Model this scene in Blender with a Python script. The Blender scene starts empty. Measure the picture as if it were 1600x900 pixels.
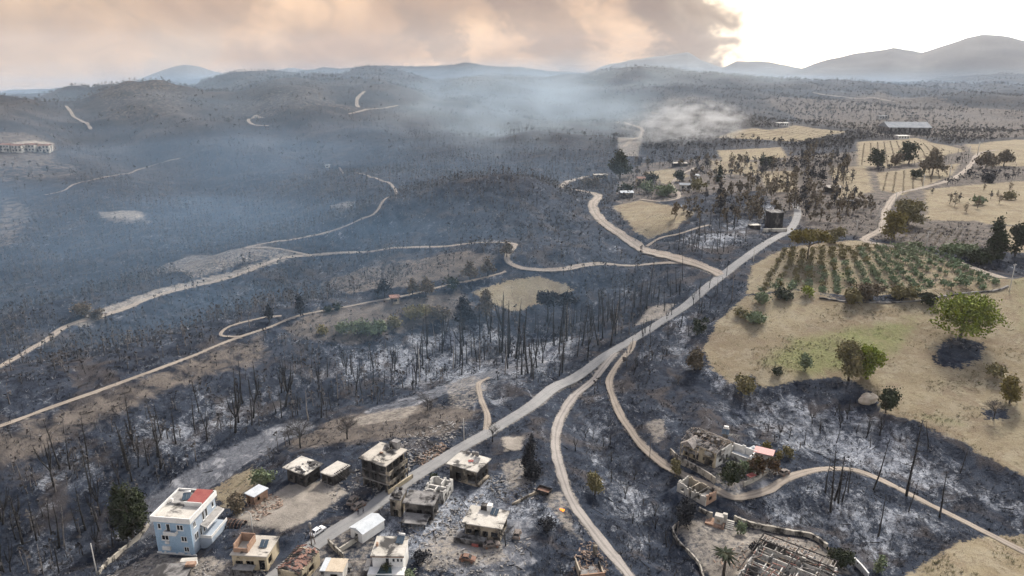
import bpy, math, random
import numpy as np
from mathutils import Vector, Matrix
random.seed(7); RNG = np.random.default_rng(7)
S = bpy.context.scene
COL = S.collection
R = math.radians

# ---------------------------------------------------------------- camera, sky, sun, exposure
HC = 110.0; FPX = 1101.0; PITCH = R(16.9)
cam_d = bpy.data.cameras.new('camera'); cam = bpy.data.objects.new('camera', cam_d); COL.objects.link(cam)
cam.location = (0, 0, HC); cam.rotation_euler = (R(90) - PITCH, 0, 0)
cam_d.sensor_width = 36.0; cam_d.lens = 36.0 * FPX / 1600.0
cam_d.clip_start = 1.0; cam_d.clip_end = 60000.0
S.camera = cam

SUN_EL, SUN_AZ = 38.0, 28.0            # azimuth measured from +Y (view direction) towards +X
W = bpy.data.worlds.new('World'); S.world = W; W.use_nodes = True
wn, wl = W.node_tree.nodes, W.node_tree.links
wn.clear()
def wnode(t, **k):
    n = wn.new(t)
    for a, b in k.items(): setattr(n, a, b)
    return n
def wmath(op, a, b=None, c=None, clamp=False):
    n = wn.new('ShaderNodeMath'); n.operation = op; n.use_clamp = clamp
    for i, v in enumerate((a, b, c)):
        if v is None: continue
        if isinstance(v, (int, float)): n.inputs[i].default_value = v
        else: wl.new(v, n.inputs[i])
    return n.outputs[0]
def wmix(f, a, b):
    n = wn.new('ShaderNodeMix'); n.data_type = 'RGBA'
    for i, v in ((0, f), (6, a), (7, b)):
        if isinstance(v, (int, float)): n.inputs[i].default_value = v
        elif isinstance(v, tuple): n.inputs[i].default_value = (*v, 1)
        else: wl.new(v, n.inputs[i])
    return n.outputs[2]
def wramp(v, lo, hi, a=0.0, b=1.0):
    n = wn.new('ShaderNodeMapRange'); n.interpolation_type = 'SMOOTHSTEP'
    wl.new(v, n.inputs[0])
    for i, q in enumerate((lo, hi, a, b)): n.inputs[i + 1].default_value = q
    return n.outputs[0]
sky = wnode('ShaderNodeTexSky', sky_type='NISHITA', sun_disc=False)
sky.sun_elevation = R(SUN_EL); sky.sun_rotation = R(SUN_AZ); sky.dust_density = 3.0; sky.altitude = 100
tc = wnode('ShaderNodeTexCoord'); sp = wnode('ShaderNodeSeparateXYZ'); wl.new(tc.outputs['Generated'], sp.inputs[0])
az = wmath('ARCTAN2', sp.outputs[0], sp.outputs[1])            # 0 straight ahead, + to the right
el = wmath('ARCSINE', sp.outputs[2])
cb = wnode('ShaderNodeCombineXYZ'); wl.new(az, cb.inputs[0]); wl.new(wmath('MULTIPLY', el, 1.5), cb.inputs[1])
def wnoise(scale, detail, rough, off=0.0, dist=0.0):
    m = wn.new('ShaderNodeMapping'); m.inputs['Location'].default_value = (off, off * 1.7, off * .3); wl.new(cb.outputs[0], m.inputs[0])
    n = wn.new('ShaderNodeTexNoise'); n.inputs['Scale'].default_value = scale; n.inputs['Detail'].default_value = detail
    n.inputs['Roughness'].default_value = rough; n.inputs['Distortion'].default_value = dist
    wl.new(m.outputs[0], n.inputs['Vector']); return n.outputs[0]
n1 = wnoise(5.5, 4, .5, 3.1, .5); n2 = wnoise(16, 5, .55, 8.2, .6); n3 = wnoise(30, 5, .6, 1.4, .3)
smoke = wmix(wramp(n1, .30, .72), (.36, .225, .155), (.90, .60, .375))
smoke = wmix(wmath('MULTIPLY', wramp(n2, .42, .70), .40), smoke, (.24, .165, .125))
# thicker, greyer smoke far off to the left
smoke = wmix(wmath('MULTIPLY', wramp(az, R(-14), R(-42)), .65), smoke, (.36, .255, .18))
# rising columns of darker smoke: (azimuth at the horizon, lean per radian of height, half width)
SKY_MASK = None
def column(a0, lean, w, amt, col, s, top=None):
    dd = wmath('SUBTRACT', az, wmath('MULTIPLY_ADD', el, lean, a0))
    dd = wmath('ADD', dd, wmath('MULTIPLY', wmath('SUBTRACT', n2, .5), .10))
    dd = wmath('ADD', dd, wmath('MULTIPLY', wmath('SUBTRACT', n3, .5), .08))
    wid = wmath('MULTIPLY_ADD', wmath('ABSOLUTE', el), .55, w)
    m = wmath('SUBTRACT', 1.0, wmath('DIVIDE', wmath('ABSOLUTE', dd), wid), clamp=True)
    m = wramp(m, 0.0, .62, 0.0, amt)
    if top: m = wmath('MULTIPLY', m, wramp(el, top[1], top[0]))
    return wmix(m, s, col)
# clear bright sky to the right of the smoke front
edge = wmath('ADD', az, wmath('MULTIPLY', el, .62))
edge = wmath('ADD', edge, wmath('MULTIPLY', wmath('SUBTRACT', n2, .5), .16))
edge = wmath('ADD', edge, wmath('MULTIPLY', wmath('SUBTRACT', n3, .5), .08))
clear = wramp(edge, R(12.8), R(20.6))
bright = wmix(wramp(az, R(17), R(30)), (2.2, 1.8, 1.3), (2.1, 2.05, 1.95))
back = wramp(wmath('ABSOLUTE', az), R(80), R(130))
skyc = wmix(clear, smoke, bright)
skyc = column(R(14.9), -.62, .050, .82, (.16, .11, .095), skyc)
skyc = column(R(5.2), -.8, .034, .62, (.22, .15, .125), skyc)
skyc = column(R(-4.6), -.35, .022, .62, (.22, .155, .13), skyc, (R(3.2), R(6)))
skyc = column(R(-25), .6, .04, .45, (.42, .35, .29), skyc, (R(1.5), R(4.5)))
skyc = wmix(back, skyc, (.80, .74, .70))
nish = wnode('ShaderNodeVectorMath', operation='SCALE'); wl.new(sky.outputs[0], nish.inputs[0]); nish.inputs[3].default_value = .15
veil = wramp(el, R(8), R(50), .97, .22)
final = wmix(veil, nish.outputs[0], skyc)
bg = wnode('ShaderNodeBackground'); wl.new(final, bg.inputs[0]); bg.inputs[1].default_value = 1.0
wo = wnode('ShaderNodeOutputWorld'); wl.new(bg.outputs[0], wo.inputs[0])

sun_d = bpy.data.lights.new('sun', 'SUN'); sun = bpy.data.objects.new('sun', sun_d); COL.objects.link(sun)
sun_d.energy = 3.9; sun_d.angle = R(7); sun_d.color = (1.0, .93, .84)
a_, e_ = R(SUN_AZ), R(SUN_EL)
sd = Vector((math.sin(a_) * math.cos(e_), math.cos(a_) * math.cos(e_), math.sin(e_)))
sun.rotation_euler = sd.to_track_quat('Z', 'Y').to_euler(); sun.location = (0, 0, 400)

S.view_settings.view_transform = 'Standard'; S.view_settings.look = 'None'
S.view_settings.exposure = 0.4; S.view_settings.gamma = 1.0; S.view_settings.use_curve_mapping = False
cy = S.cycles
cy.use_adaptive_sampling = True; cy.adaptive_threshold = 0.035; cy.adaptive_min_samples = 24; cy.use_denoising = True; cy.max_bounces = 4; cy.diffuse_bounces = 1; cy.glossy_bounces = 2; cy.transmission_bounces = 3
cy.volume_bounces = 0; cy.transparent_max_bounces = 6; cy.use_fast_gi = False
try: cy.volume_step_rate = 3; cy.volume_max_steps = 32
except Exception: pass

# ---------------------------------------------------------------- numbers: noise, rays, polylines
_P = RNG.permutation(512)
def _hash(i, j): return _P[(_P[i & 511] + j) & 511] / 511.0
def vnoise(x, y):
    xi = np.floor(x).astype(int); yi = np.floor(y).astype(int); fx = x - xi; fy = y - yi
    fx = fx * fx * (3 - 2 * fx); fy = fy * fy * (3 - 2 * fy)
    a = _hash(xi, yi); b = _hash(xi + 1, yi); c = _hash(xi, yi + 1); d = _hash(xi + 1, yi + 1)
    return (a + (b - a) * fx + (c - a) * fy + (a - b - c + d) * fx * fy) * 2 - 1
def fbm(x, y, scale, octv=4, gain=.5):
    s = np.zeros_like(x); a = 1.0; x = x / scale + 37.7; y = y / scale + 11.3
    for _ in range(octv):
        s += a * vnoise(x, y); a *= gain; x, y = x * 1.92 + y * .55 + 5.1, y * 1.92 - x * .55 + 9.7
    return s
def sstep(x, a, b):
    t = np.clip((x - a) / (b - a), 0, 1); return t * t * (3 - 2 * t)
def pray(px, py):
    dx = (np.asarray(px, float) - 800) / FPX; dy = (450 - np.asarray(py, float)) / FPX
    return dx, math.cos(PITCH) + math.sin(PITCH) * dy, -math.sin(PITCH) + math.cos(PITCH) * dy
def on_plane(px, py, z=0.0):
    x, y, d = pray(px, py); t = (z - HC) / d
    return np.stack([x * t, y * t], -1)
def seg_dist(X, Y, P, closed=False):
    P = np.asarray(P, float); n = len(P); best = np.full(X.shape, 1e18)
    for i in range(n if closed else n - 1):
        a = P[i]; b = P[(i + 1) % n]; d = b - a; L = d @ d + 1e-9
        t = np.clip(((X - a[0]) * d[0] + (Y - a[1]) * d[1]) / L, 0, 1)
        best = np.minimum(best, (X - a[0] - t * d[0]) ** 2 + (Y - a[1] - t * d[1]) ** 2)
    return np.sqrt(best)
def inside(X, Y, P):
    r = np.zeros(X.shape, bool); n = len(P)
    for i in range(n):
        x0, y0 = P[i]; x1, y1 = P[(i + 1) % n]
        if y0 == y1: continue
        r ^= ((y0 > Y) != (y1 > Y)) & (X < (x1 - x0) * (Y - y0) / (y1 - y0) + x0)
    return r
def sdist(X, Y, P):
    d = seg_dist(X, Y, P, True); return np.where(inside(X, Y, P), d, -d)
def catmull(P, step):
    P = np.asarray(P, float); Q = np.vstack([2 * P[0] - P[1], P, 2 * P[-1] - P[-2]]); out = []
    for i in range(1, len(Q) - 2):
        p0, p1, p2, p3 = Q[i - 1:i + 3]; n = max(2, int(np.linalg.norm(p2 - p1) / step))
        t = np.linspace(0, 1, n, endpoint=False)[:, None]
        out.append(.5 * (2 * p1 + (p2 - p0) * t + (2 * p0 - 5 * p1 + 4 * p2 - p3) * t ** 2 + (3 * p1 - p0 - 3 * p2 + p3) * t ** 3))
    out.append(Q[-2][None]); return np.vstack(out)

# ---------------------------------------------------------------- terrain heights on a fan of rows and columns
NA = 640
AZ = np.radians(np.linspace(-48, 48, NA))
RR = np.concatenate([np.geomspace(98, 1000, 400), np.geomspace(1000, 5200, 170)[1:]])
NR = len(RR)
GX = np.sin(AZ)[None, :] * RR[:, None]; GY = np.cos(AZ)[None, :] * RR[:, None]
GR = np.repeat(RR[:, None], NA, 1); GA = np.repeat(AZ[None, :], NR, 0)
def line_z(pts, z): return on_plane([p[0] for p in pts], [p[1] for p in pts], z)
def bump(pts, z, amp, w):
    d = seg_dist(GX, GY, line_z(pts, z)); return amp * np.exp(-(d / w) ** 2)
G = np.zeros_like(GX)
deg = np.degrees(GA)
G += 24 * sstep(GR, 215, 400) * sstep(deg, 3, 16)                     # the plateau of fields on the right
G += 10 * sstep(GR, 260, 600) * sstep(deg, -8, 4) * (1 - sstep(deg, 3, 16))
G -= 26 * sstep(GR, 230, 560) * sstep(-deg, 2, 20) * (1 - .9 * sstep(GR, 800, 1700))
# ridges and gullies on the left, nearest last
G += bump([(-200, 640), (0, 575), (160, 492), (300, 448), (450, 402), (620, 388), (800, 378)], -12, 15, 45)
G -= bump([(-200, 600), (0, 610), (200, 560), (380, 470), (540, 430), (700, 410)], -20, 7, 32)
G += bump([(-100, 700), (0, 660), (180, 605), (330, 540), (440, 505), (620, 470), (760, 440), (860, 440)], 0, 12, 36)
G -= bump([(60, 860), (200, 800), (300, 745), (450, 660), (600, 610), (760, 560), (900, 500), (1000, 440)], -6, 7, 22)
G -= bump([(-50, 860), (60, 850), (150, 830), (200, 830)], -6, 5, 20)
G -= bump([(915, 600), (930, 680), (985, 740), (1010, 800), (1060, 880), (1080, 960)], -4, 6, 13)
G -= bump([(1180, 640), (1290, 690), (1400, 730), (1520, 790), (1640, 860)], 0, 3, 14)
G -= bump([(1180, 800), (1280, 800), (1380, 830), (1340, 900)], 0, 4, 12)
# far ridges: skyline heights given at a distance, by azimuth
def ridge(D, W0, W1, prof, rough):
    a = np.array([math.atan2(*map(float, pray(*p)[:2])) for p in prof])
    zz = []
    for px, py in prof:
        x, y, d = pray(px, py); zz.append(HC + D * d / math.hypot(x, y))
    top = np.interp(GA, a, zz)
    dr = GR - D * (1 + .05 * np.sin(GA * 9 + rough))
    return top, np.where(dr < 0, np.exp(-(dr / W0) ** 2), np.exp(-(dr / W1) ** 2))
FAR = [
    (1750, 620, 380, [(-200, 150), (0, 144), (120, 147), (200, 134), (300, 133), (420, 140), (560, 150), (700, 165), (900, 215), (1800, 260)], 0),
    (2500, 600, 350, [(-200, 170), (200, 150), (360, 130), (500, 114), (600, 107), (680, 120), (740, 115), (800, 135), (900, 180), (1800, 200)], 1),
    (2500, 650, 400, [(-200, 220), (640, 150), (720, 122), (800, 118), (880, 112), (960, 110), (1040, 112), (1110, 118), (1180, 124), (1280, 132), (1400, 138), (1600, 142), (1800, 146)], 2),
    (3900, 700, 700, [(-200, 150), (360, 128), (480, 112), (580, 103), (660, 98), (760, 104), (800, 104), (850, 110), (900, 116), (1000, 120), (1390, 131), (1450, 124), (1520, 117), (1570, 114), (1620, 116), (1800, 112)], 4)]
for D, W0, W1, prof, k in FAR:
    top, sh = ridge(D, W0, W1, prof, k)
    G = G + np.maximum(0, top - G) * sh
for amp, wd, zz, pts in ((17, 85, 20, [(100, 160), (230, 200), (380, 245), (470, 285)]), (16, 80, 10, [(-80, 225), (90, 245), (230, 285), (330, 330)]), (16, 90, 40, [(330, 148), (450, 180), (560, 225), (640, 275)]), (9, 90, 50, [(540, 140), (640, 170), (730, 215), (790, 265)]), (-18, 70, 0, [(0, 190), (180, 230), (330, 290), (420, 330)]), (-18, 70, 0, [(240, 165), (400, 215), (540, 270)]), (14, 90, 50, [(720, 130), (830, 165), (900, 200)]), (14, 110, 60, [(940, 125), (1030, 150), (1090, 170)])):
    G += bump(pts, zz, amp, wd)
# rolling ground that grows with distance
roll = sstep(GR, 500, 1500) * (1 - sstep(deg, 8, 20) * (1 - sstep(GR, 1300, 2200)) * .75)
G += roll * (fbm(GX, GY, 420, 4) * 20 + 20 * (1 - np.abs(fbm(GX + 300, GY, 330, 4, .55))) - 13)
G += sstep(GR, 230, 520) * sstep(-deg, -2, 10) * fbm(GX, GY, 70, 3) * 3.0
G += fbm(GX, GY, 45, 2) * .7

def hz(x, y):
    """height of the ground under x, y (scalars or arrays), read from the fan"""
    x = np.asarray(x, float); y = np.asarray(y, float)
    r = np.hypot(x, y); a = np.arctan2(x, y)
    fa = np.clip((a - AZ[0]) / (AZ[1] - AZ[0]), 0, NA - 1.001); ia = fa.astype(int); fa = fa - ia
    ir = np.clip(np.searchsorted(RR, r) - 1, 0, NR - 2); fr = np.clip((r - RR[ir]) / (RR[ir + 1] - RR[ir]), 0, 1)
    return (G[ir, ia] * (1 - fa) + G[ir, ia + 1] * fa) * (1 - fr) + (G[ir + 1, ia] * (1 - fa) + G[ir + 1, ia + 1] * fa) * fr
def gnd(px, py):
    """the spot on the ground seen at a pixel of the photograph -> N x 3"""
    px = np.atleast_1d(np.asarray(px, float)); py = np.atleast_1d(np.asarray(py, float))
    x, y, d = pray(px, py); hl = np.hypot(x, y); tanv = d / hl; a = np.arctan2(x, y)
    fa = np.clip((a - AZ[0]) / (AZ[1] - AZ[0]), 0, NA - 1.001); ia = fa.astype(int); fa = fa - ia
    out = np.zeros((len(px), 3))
    for k in range(len(px)):
        col = G[:, ia[k]] * (1 - fa[k]) + G[:, ia[k] + 1] * fa[k]
        df = col - (HC + RR * tanv[k]); i = np.argmax(df > 0)
        if df[i] <= 0: i = NR - 1
        if i == 0: r = HC / max(1e-6, -tanv[k]) if df[0] > 0 else RR[0]
        else: t = -df[i - 1] / (df[i] - df[i - 1] + 1e-12); r = RR[i - 1] + t * (RR[i] - RR[i - 1])
        out[k] = math.sin(a[k]) * r, math.cos(a[k]) * r, 0
    out[:, 2] = hz(out[:, 0], out[:, 1]); return out
def poly_px(pts): return gnd([p[0] for p in pts], [p[1] for p in pts])[:, :2]
# ---------------------------------------------------------------- materials
class NT:
    def __init__(s, name):
        s.m = bpy.data.materials.new(name); s.m.use_nodes = True; s.t = s.m.node_tree; s.n = s.t.nodes; s.l = s.t.links
        s.b = s.n['Principled BSDF']; s.b.inputs['Specular IOR Level'].default_value = .25
        g = s.n.new('ShaderNodeNewGeometry'); s.pos = g.outputs['Position']; s.nrm = g.outputs['Normal']
    def put(s, sock, v):
        if isinstance(v, (int, float)): sock.default_value = v
        elif isinstance(v, tuple): sock.default_value = (*v, 1) if len(v) == 3 and len(sock.default_value) == 4 else v
        else: s.l.new(v, sock)
    def math(s, op, a, b=0.0, clamp=False):
        n = s.n.new('ShaderNodeMath'); n.operation = op; n.use_clamp = clamp; s.put(n.inputs[0], a); s.put(n.inputs[1], b); return n.outputs[0]
    def mix(s, f, a, b, mode='MIX'):
        n = s.n.new('ShaderNodeMix'); n.data_type = 'RGBA'; n.blend_type = mode
        s.put(n.inputs[0], f); s.put(n.inputs[6], a); s.put(n.inputs[7], b); return n.outputs[2]
    def noise(s, scale, detail=4, rough=.55, vec=None, stretch=None, dist=0.0, off=(0, 0, 0)):
        v = vec or s.pos
        if stretch or off != (0, 0, 0):
            m = s.n.new('ShaderNodeMapping'); s.l.new(v, m.inputs[0]); v = m.outputs[0]
            m.inputs['Scale'].default_value = stretch or (1, 1, 1); m.inputs['Location'].default_value = off
        n = s.n.new('ShaderNodeTexNoise'); s.l.new(v, n.inputs['Vector'])
        n.inputs['Scale'].default_value = scale; n.inputs['Detail'].default_value = detail
        n.inputs['Roughness'].default_value = rough; n.inputs['Distortion'].default_value = dist
        return n.outputs[0]
    def rng(s, v, lo, hi, a=0.0, b=1.0, smooth=True):
        n = s.n.new('ShaderNodeMapRange'); n.interpolation_type = 'SMOOTHSTEP' if smooth else 'LINEAR'
        s.put(n.inputs[0], v)
        for i, q in enumerate((lo, hi, a, b)): s.put(n.inputs[i + 1], q)
        return n.outputs[0]
    def attr(s, name, out='Fac'):
        n = s.n.new('ShaderNodeAttribute'); n.attribute_name = name; return n.outputs[out]
    def rand(s): return s.n.new('ShaderNodeObjectInfo').outputs['Random']
    def bump(s, h, strength=.5, dist=.1):
        n = s.n.new('ShaderNodeBump'); n.inputs['Strength'].default_value = strength; n.inputs['Distance'].default_value = dist
        s.l.new(h, n.inputs['Height']); s.l.new(n.outputs[0], s.b.inputs['Normal'])
    def done(s, color, rough=.9):
        s.put(s.b.inputs['Base Color'], color); s.put(s.b.inputs['Roughness'], rough); return s.m
M = {}
def plain(name, c1, c2, scale=.6, rough=.85, soot=0.0, sootc=(.025, .024, .025), bump=.25, spec=.25, metal=0.0, sscale=.22):
    t = NT(name); f = t.rng(t.noise(scale, 5, .6), .32, .68); c = t.mix(f, c1, c2)
    c = t.mix(t.rng(t.noise(scale * 7, 4, .6, off=(3, 1, 5)), .45, .8, 0, .35), c, tuple(q * .6 for q in c1))
    if soot > 0:
        m = t.rng(t.noise(sscale, 5, .62, stretch=(1, 1, .7), off=(7, 2, 1), dist=.4), .62 - soot * .34, .70 - soot * .22)
        c = t.mix(t.math('MULTIPLY', m, .93), c, sootc)
    if bump: t.bump(t.noise(scale * 5, 4, .6), bump, .06)
    t.b.inputs['Specular IOR Level'].default_value = spec; t.b.inputs['Metallic'].default_value = metal
    M[name] = t.done(c, rough); return M[name]
plain('blue_paint', (.28, .41, .54), (.35, .48, .61), .35, .8)
plain('grey_blue_paint', (.34, .40, .47), (.40, .46, .53), .35, .8)
plain('white_paint', (.66, .65, .62), (.78, .77, .74), .5, .7)
plain('sooty_white', (.50, .48, .44), (.68, .66, .61), .5, .8, soot=.45)
plain('grey_concrete', (.26, .25, .24), (.36, .35, .33), .5, .9, soot=.25)
plain('cream_concrete', (.44, .415, .365), (.57, .54, .485), .35, .85, soot=.40)
plain('old_wall', (.33, .305, .26), (.47, .435, .37), .4, .9, soot=.42, sscale=.5)
plain('roof_concrete', (.40, .37, .32), (.52, .48, .42), .3, .9, soot=.30)
plain('charred_concrete', (.17, .165, .16), (.27, .26, .25), .4, .9, soot=.5)
plain('sooty_tan', (.34, .29, .22), (.46, .40, .31), .5, .9, soot=.62)
plain('tan_wall', (.42, .35, .24), (.52, .44, .31), .5, .9, soot=.30)
plain('brick_orange', (.29, .18, .125), (.39, .265, .19), 1.2, .9, soot=.30)
plain('burnt_wall', (.05, .048, .047), (.17, .155, .14), .5, .95, soot=.75)
plain('red_sheet', (.28, .075, .065), (.34, .11, .095), .5, .6)
plain('pink_sheet', (.42, .20, .19), (.48, .25, .23), .5, .6)
plain('white_sheet', (.46, .49, .51), (.58, .61, .63), .4, .8, spec=.1)
plain('tan_sheet', (.47, .39, .29), (.55, .47, .36), .6, .6)
plain('steel_sheet', (.24, .26, .28), (.34, .36, .38), .15, .9, spec=.05)
plain('teal_cloth', (.03, .055, .065), (.05, .08, .09), 1, .8)
plain('charred_wood', (.016, .015, .015), (.055, .050, .048), 1.5, .9)
plain('scorched_timber', (.10, .075, .06), (.34, .27, .20), 1.2, .9)
plain('red_rafter', (.19, .095, .08), (.28, .15, .125), 1.0, .9, soot=.3)
plain('grey_rafter', (.13, .12, .115), (.40, .36, .32), 1.0, .9)
plain('clay_tile', (.17, .095, .075), (.27, .16, .125), 1.3, .9, soot=.35)
plain('frame_white', (.70, .70, .68), (.78, .78, .76), 2, .5)
plain('dark_metal', (.04, .04, .042), (.09, .09, .09), 2, .5)
plain('burnt_metal', (.12, .10, .09), (.26, .22, .19), 2, .8)
plain('rust_metal', (.15, .085, .06), (.25, .15, .11), 2, .8)
plain('car_paint', (.80, .80, .80), (.84, .84, .84), .5, .25, bump=0, spec=.5)
plain('rubber', (.015, .015, .015), (.03, .03, .03), 2, .8)
plain('pole_concrete', (.48, .46, .43), (.58, .56, .52), .8, .9)
plain('pole_wood', (.13, .11, .095), (.20, .17, .15), .8, .9)
plain('cloth_dark', (.03, .032, .05), (.05, .05, .07), 3, .9)
plain('cloth_grey', (.10, .10, .11), (.15, .15, .16), 3, .9)
plain('skin', (.42, .27, .20), (.46, .30, .23), 3, .7)
plain('rock', (.42, .36, .28), (.54, .47, .38), .7, .9)
t = NT('glass'); t.b.inputs['Specular IOR Level'].default_value = .6; M['glass'] = t.done((.025, .03, .035), .12)
t = NT('solar_glass'); M['solar_glass'] = t.done(t.mix(t.noise(3), (.05, .075, .10), (.09, .12, .15)), .25)
t = NT('flame'); f = t.mix(t.noise(4, 3), (.9, .16, .02), (1, .38, .06)); t.put(t.b.inputs['Emission Color'], f); t.b.inputs['Emission Strength'].default_value = 2.2; M['flame'] = t.done((.3, .1, .02))
def leafmat(name, c1, c2, c3):
    t = NT(name); r = t.attr('tint'); c = t.mix(t.rng(r, .1, .9), c1, c2); c = t.mix(t.rng(t.noise(.35, 3), .45, .7), c, c3)
    c = t.mix(t.math('MULTIPLY', t.rand(), .35), c, tuple(q * .6 for q in c2))
    t.b.inputs['Specular IOR Level'].default_value = .15; M[name] = t.done(c, .8)
leafmat('leaf_green', (.09, .13, .022), (.26, .31, .05), (.22, .22, .045))
leafmat('leaf_olive', (.11, .14, .075), (.22, .27, .16), (.17, .19, .105))
leafmat('leaf_olive_brown', (.12, .11, .05), (.25, .21, .105), (.18, .165, .075))
leafmat('leaf_bluegreen', (.10, .15, .08), (.20, .27, .155), (.16, .20, .11))
leafmat('leaf_dark', (.018, .026, .014), (.055, .068, .034), (.045, .042, .024))
leafmat('leaf_scorched', (.085, .070, .052), (.215, .17, .115), (.14, .118, .08))
leafmat('leaf_yellow', (.12, .10, .03), (.26, .215, .07), (.17, .13, .045))
leafmat('leaf_charred', (.011, .013, .018), (.045, .047, .055), (.036, .036, .040))  # char black, blue skylight cast included in the colour
leafmat('leaf_redbrown', (.055, .032, .02), (.14, .085, .045), (.07, .07, .03))
leafmat('twig_brown', (.034, .034, .037), (.12, .108, .102), (.068, .063, .062))
leafmat('leaf_far', (.030, .032, .034), (.105, .093, .082), (.06, .056, .052))
plain('bark', (.05, .042, .036), (.13, .11, .09), 1.5, .95)
plain('bark_burnt', (.014, .014, .015), (.05, .047, .045), 1.2, .95, bump=.2)
plain('bark_pale', (.20, .18, .165), (.33, .30, .27), 1.2, .95, bump=.2)

# ---------------------------------------------------------------- mesh helpers
class MB:
    def __init__(s): s.v = []; s.f = []
    def add(s, vs, fs):
        k = len(s.v); s.v += [tuple(map(float, q)) for q in vs]; s.f += [tuple(i + k for i in q) for q in fs]; return s
    def box(s, x0, x1, y0, y1, z0, z1, M_=None):
        vs = [(x, y, z) for z in (z0, z1) for x, y in ((x0, y0), (x1, y0), (x1, y1), (x0, y1))]
        if M_ is not None: vs = [tuple(M_ @ Vector(q)) for q in vs]
        return s.add(vs, [(0, 3, 2, 1), (4, 5, 6, 7), (0, 1, 5, 4), (1, 2, 6, 5), (2, 3, 7, 6), (3, 0, 4, 7)])
    def prism(s, pts, z0, z1):
        n = len(pts); a = sum(pts[i][0] * pts[(i + 1) % n][1] - pts[(i + 1) % n][0] * pts[i][1] for i in range(n))
        if a < 0: pts = pts[::-1]
        vs = [(p[0], p[1], z0) for p in pts] + [(p[0], p[1], z1) for p in pts]
        return s.add(vs, [tuple(range(n - 1, -1, -1)), tuple(range(n, 2 * n))] + [(i, (i + 1) % n, (i + 1) % n + n, i + n) for i in range(n)])
    def tube(s, pts, rad, n=6, cap=True):
        pts = [Vector(p) for p in pts]; k = len(s.v); m = len(pts)
        for i, p in enumerate(pts):
            d = (pts[min(i + 1, m - 1)] - pts[max(i - 1, 0)]).normalized()
            u = d.cross(Vector((0, 1, 0) if abs(d.y) < .9 else (1, 0, 0))).normalized(); w = d.cross(u)
            for j in range(n):
                a = 2 * math.pi * j / n; q = p + (u * math.cos(a) + w * math.sin(a)) * rad[i]; s.v.append(tuple(q))
        for i in range(m - 1):
            for j in range(n):
                a = k + i * n + j; b = k + i * n + (j + 1) % n; s.f.append((a, b, b + n, a + n))
        if cap: s.f.append(tuple(k + (m - 1) * n + j for j in range(n))); s.f.append(tuple(k + j for j in range(n - 1, -1, -1)))
        return s
    def beam(s, a, b, w, h):
        a = Vector(a); b = Vector(b); d = b - a; L = d.length; d.normalize()
        u = d.cross(Vector((0, 0, 1))); u = u.normalized() if u.length > 1e-3 else Vector((1, 0, 0)); q = u.cross(d)
        vs = [a + u * (sx * w / 2) + q * (sz * h / 2) + d * t for t in (0, L) for sx, sz in ((-1, -1), (1, -1), (1, 1), (-1, 1))]
        return s.add(vs, [(0, 1, 2, 3), (7, 6, 5, 4), (0, 4, 5, 1), (1, 5, 6, 2), (2, 6, 7, 3), (3, 7, 4, 0)])
    def mesh(s, name, mat, smooth=False):
        me = bpy.data.meshes.new(name); me.from_pydata(s.v, [], s.f); me.materials.append(M[mat] if isinstance(mat, str) else mat)
        if smooth: me.polygons.foreach_set('use_smooth', [True] * len(me.polygons))
        me.update(); return me
    def build(s, name, mat, parent=None, smooth=False): return link(name, s.mesh(name, mat, smooth), parent)
def link(name, data, parent=None, loc=None):
    o = bpy.data.objects.new(name, data); COL.objects.link(o)
    if parent is not None: o.parent = parent
    if loc is not None: o.location = loc
    return o
def tag(o, label=None, cat=None, group=None, kind=None):
    if label: o['label'] = label
    if cat: o['category'] = cat
    if group: o['group'] = group
    if kind: o['kind'] = kind
    return o
def thing(name, loc, rz, label, cat, group=None):
    o = link(name, None); o.location = loc; o.rotation_euler = (0, 0, rz); o.empty_display_size = .5
    return tag(o, label, cat, group)
def np_mesh(name, V, F, mat, tint=None, smooth=False):
    """V n x 3, F m x k (all the same k); tint is a per-corner float attribute"""
    me = bpy.data.meshes.new(name); V = np.asarray(V, np.float32); F = np.asarray(F, np.int32); m, k = F.shape
    me.vertices.add(len(V)); me.vertices.foreach_set('co', V.ravel()); me.loops.add(m * k); me.loops.foreach_set('vertex_index', F.ravel())
    me.polygons.add(m); me.polygons.foreach_set('loop_start', np.arange(0, m * k, k, dtype=np.int32))
    me.update(calc_edges=True)
    if smooth: me.polygons.foreach_set('use_smooth', np.ones(m, bool))
    if tint is not None:
        a = me.attributes.new('tint', 'FLOAT', 'POINT'); a.data.foreach_set('value', np.asarray(tint, np.float32))
    me.materials.append(M[mat] if isinstance(mat, str) else mat); return me

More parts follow.
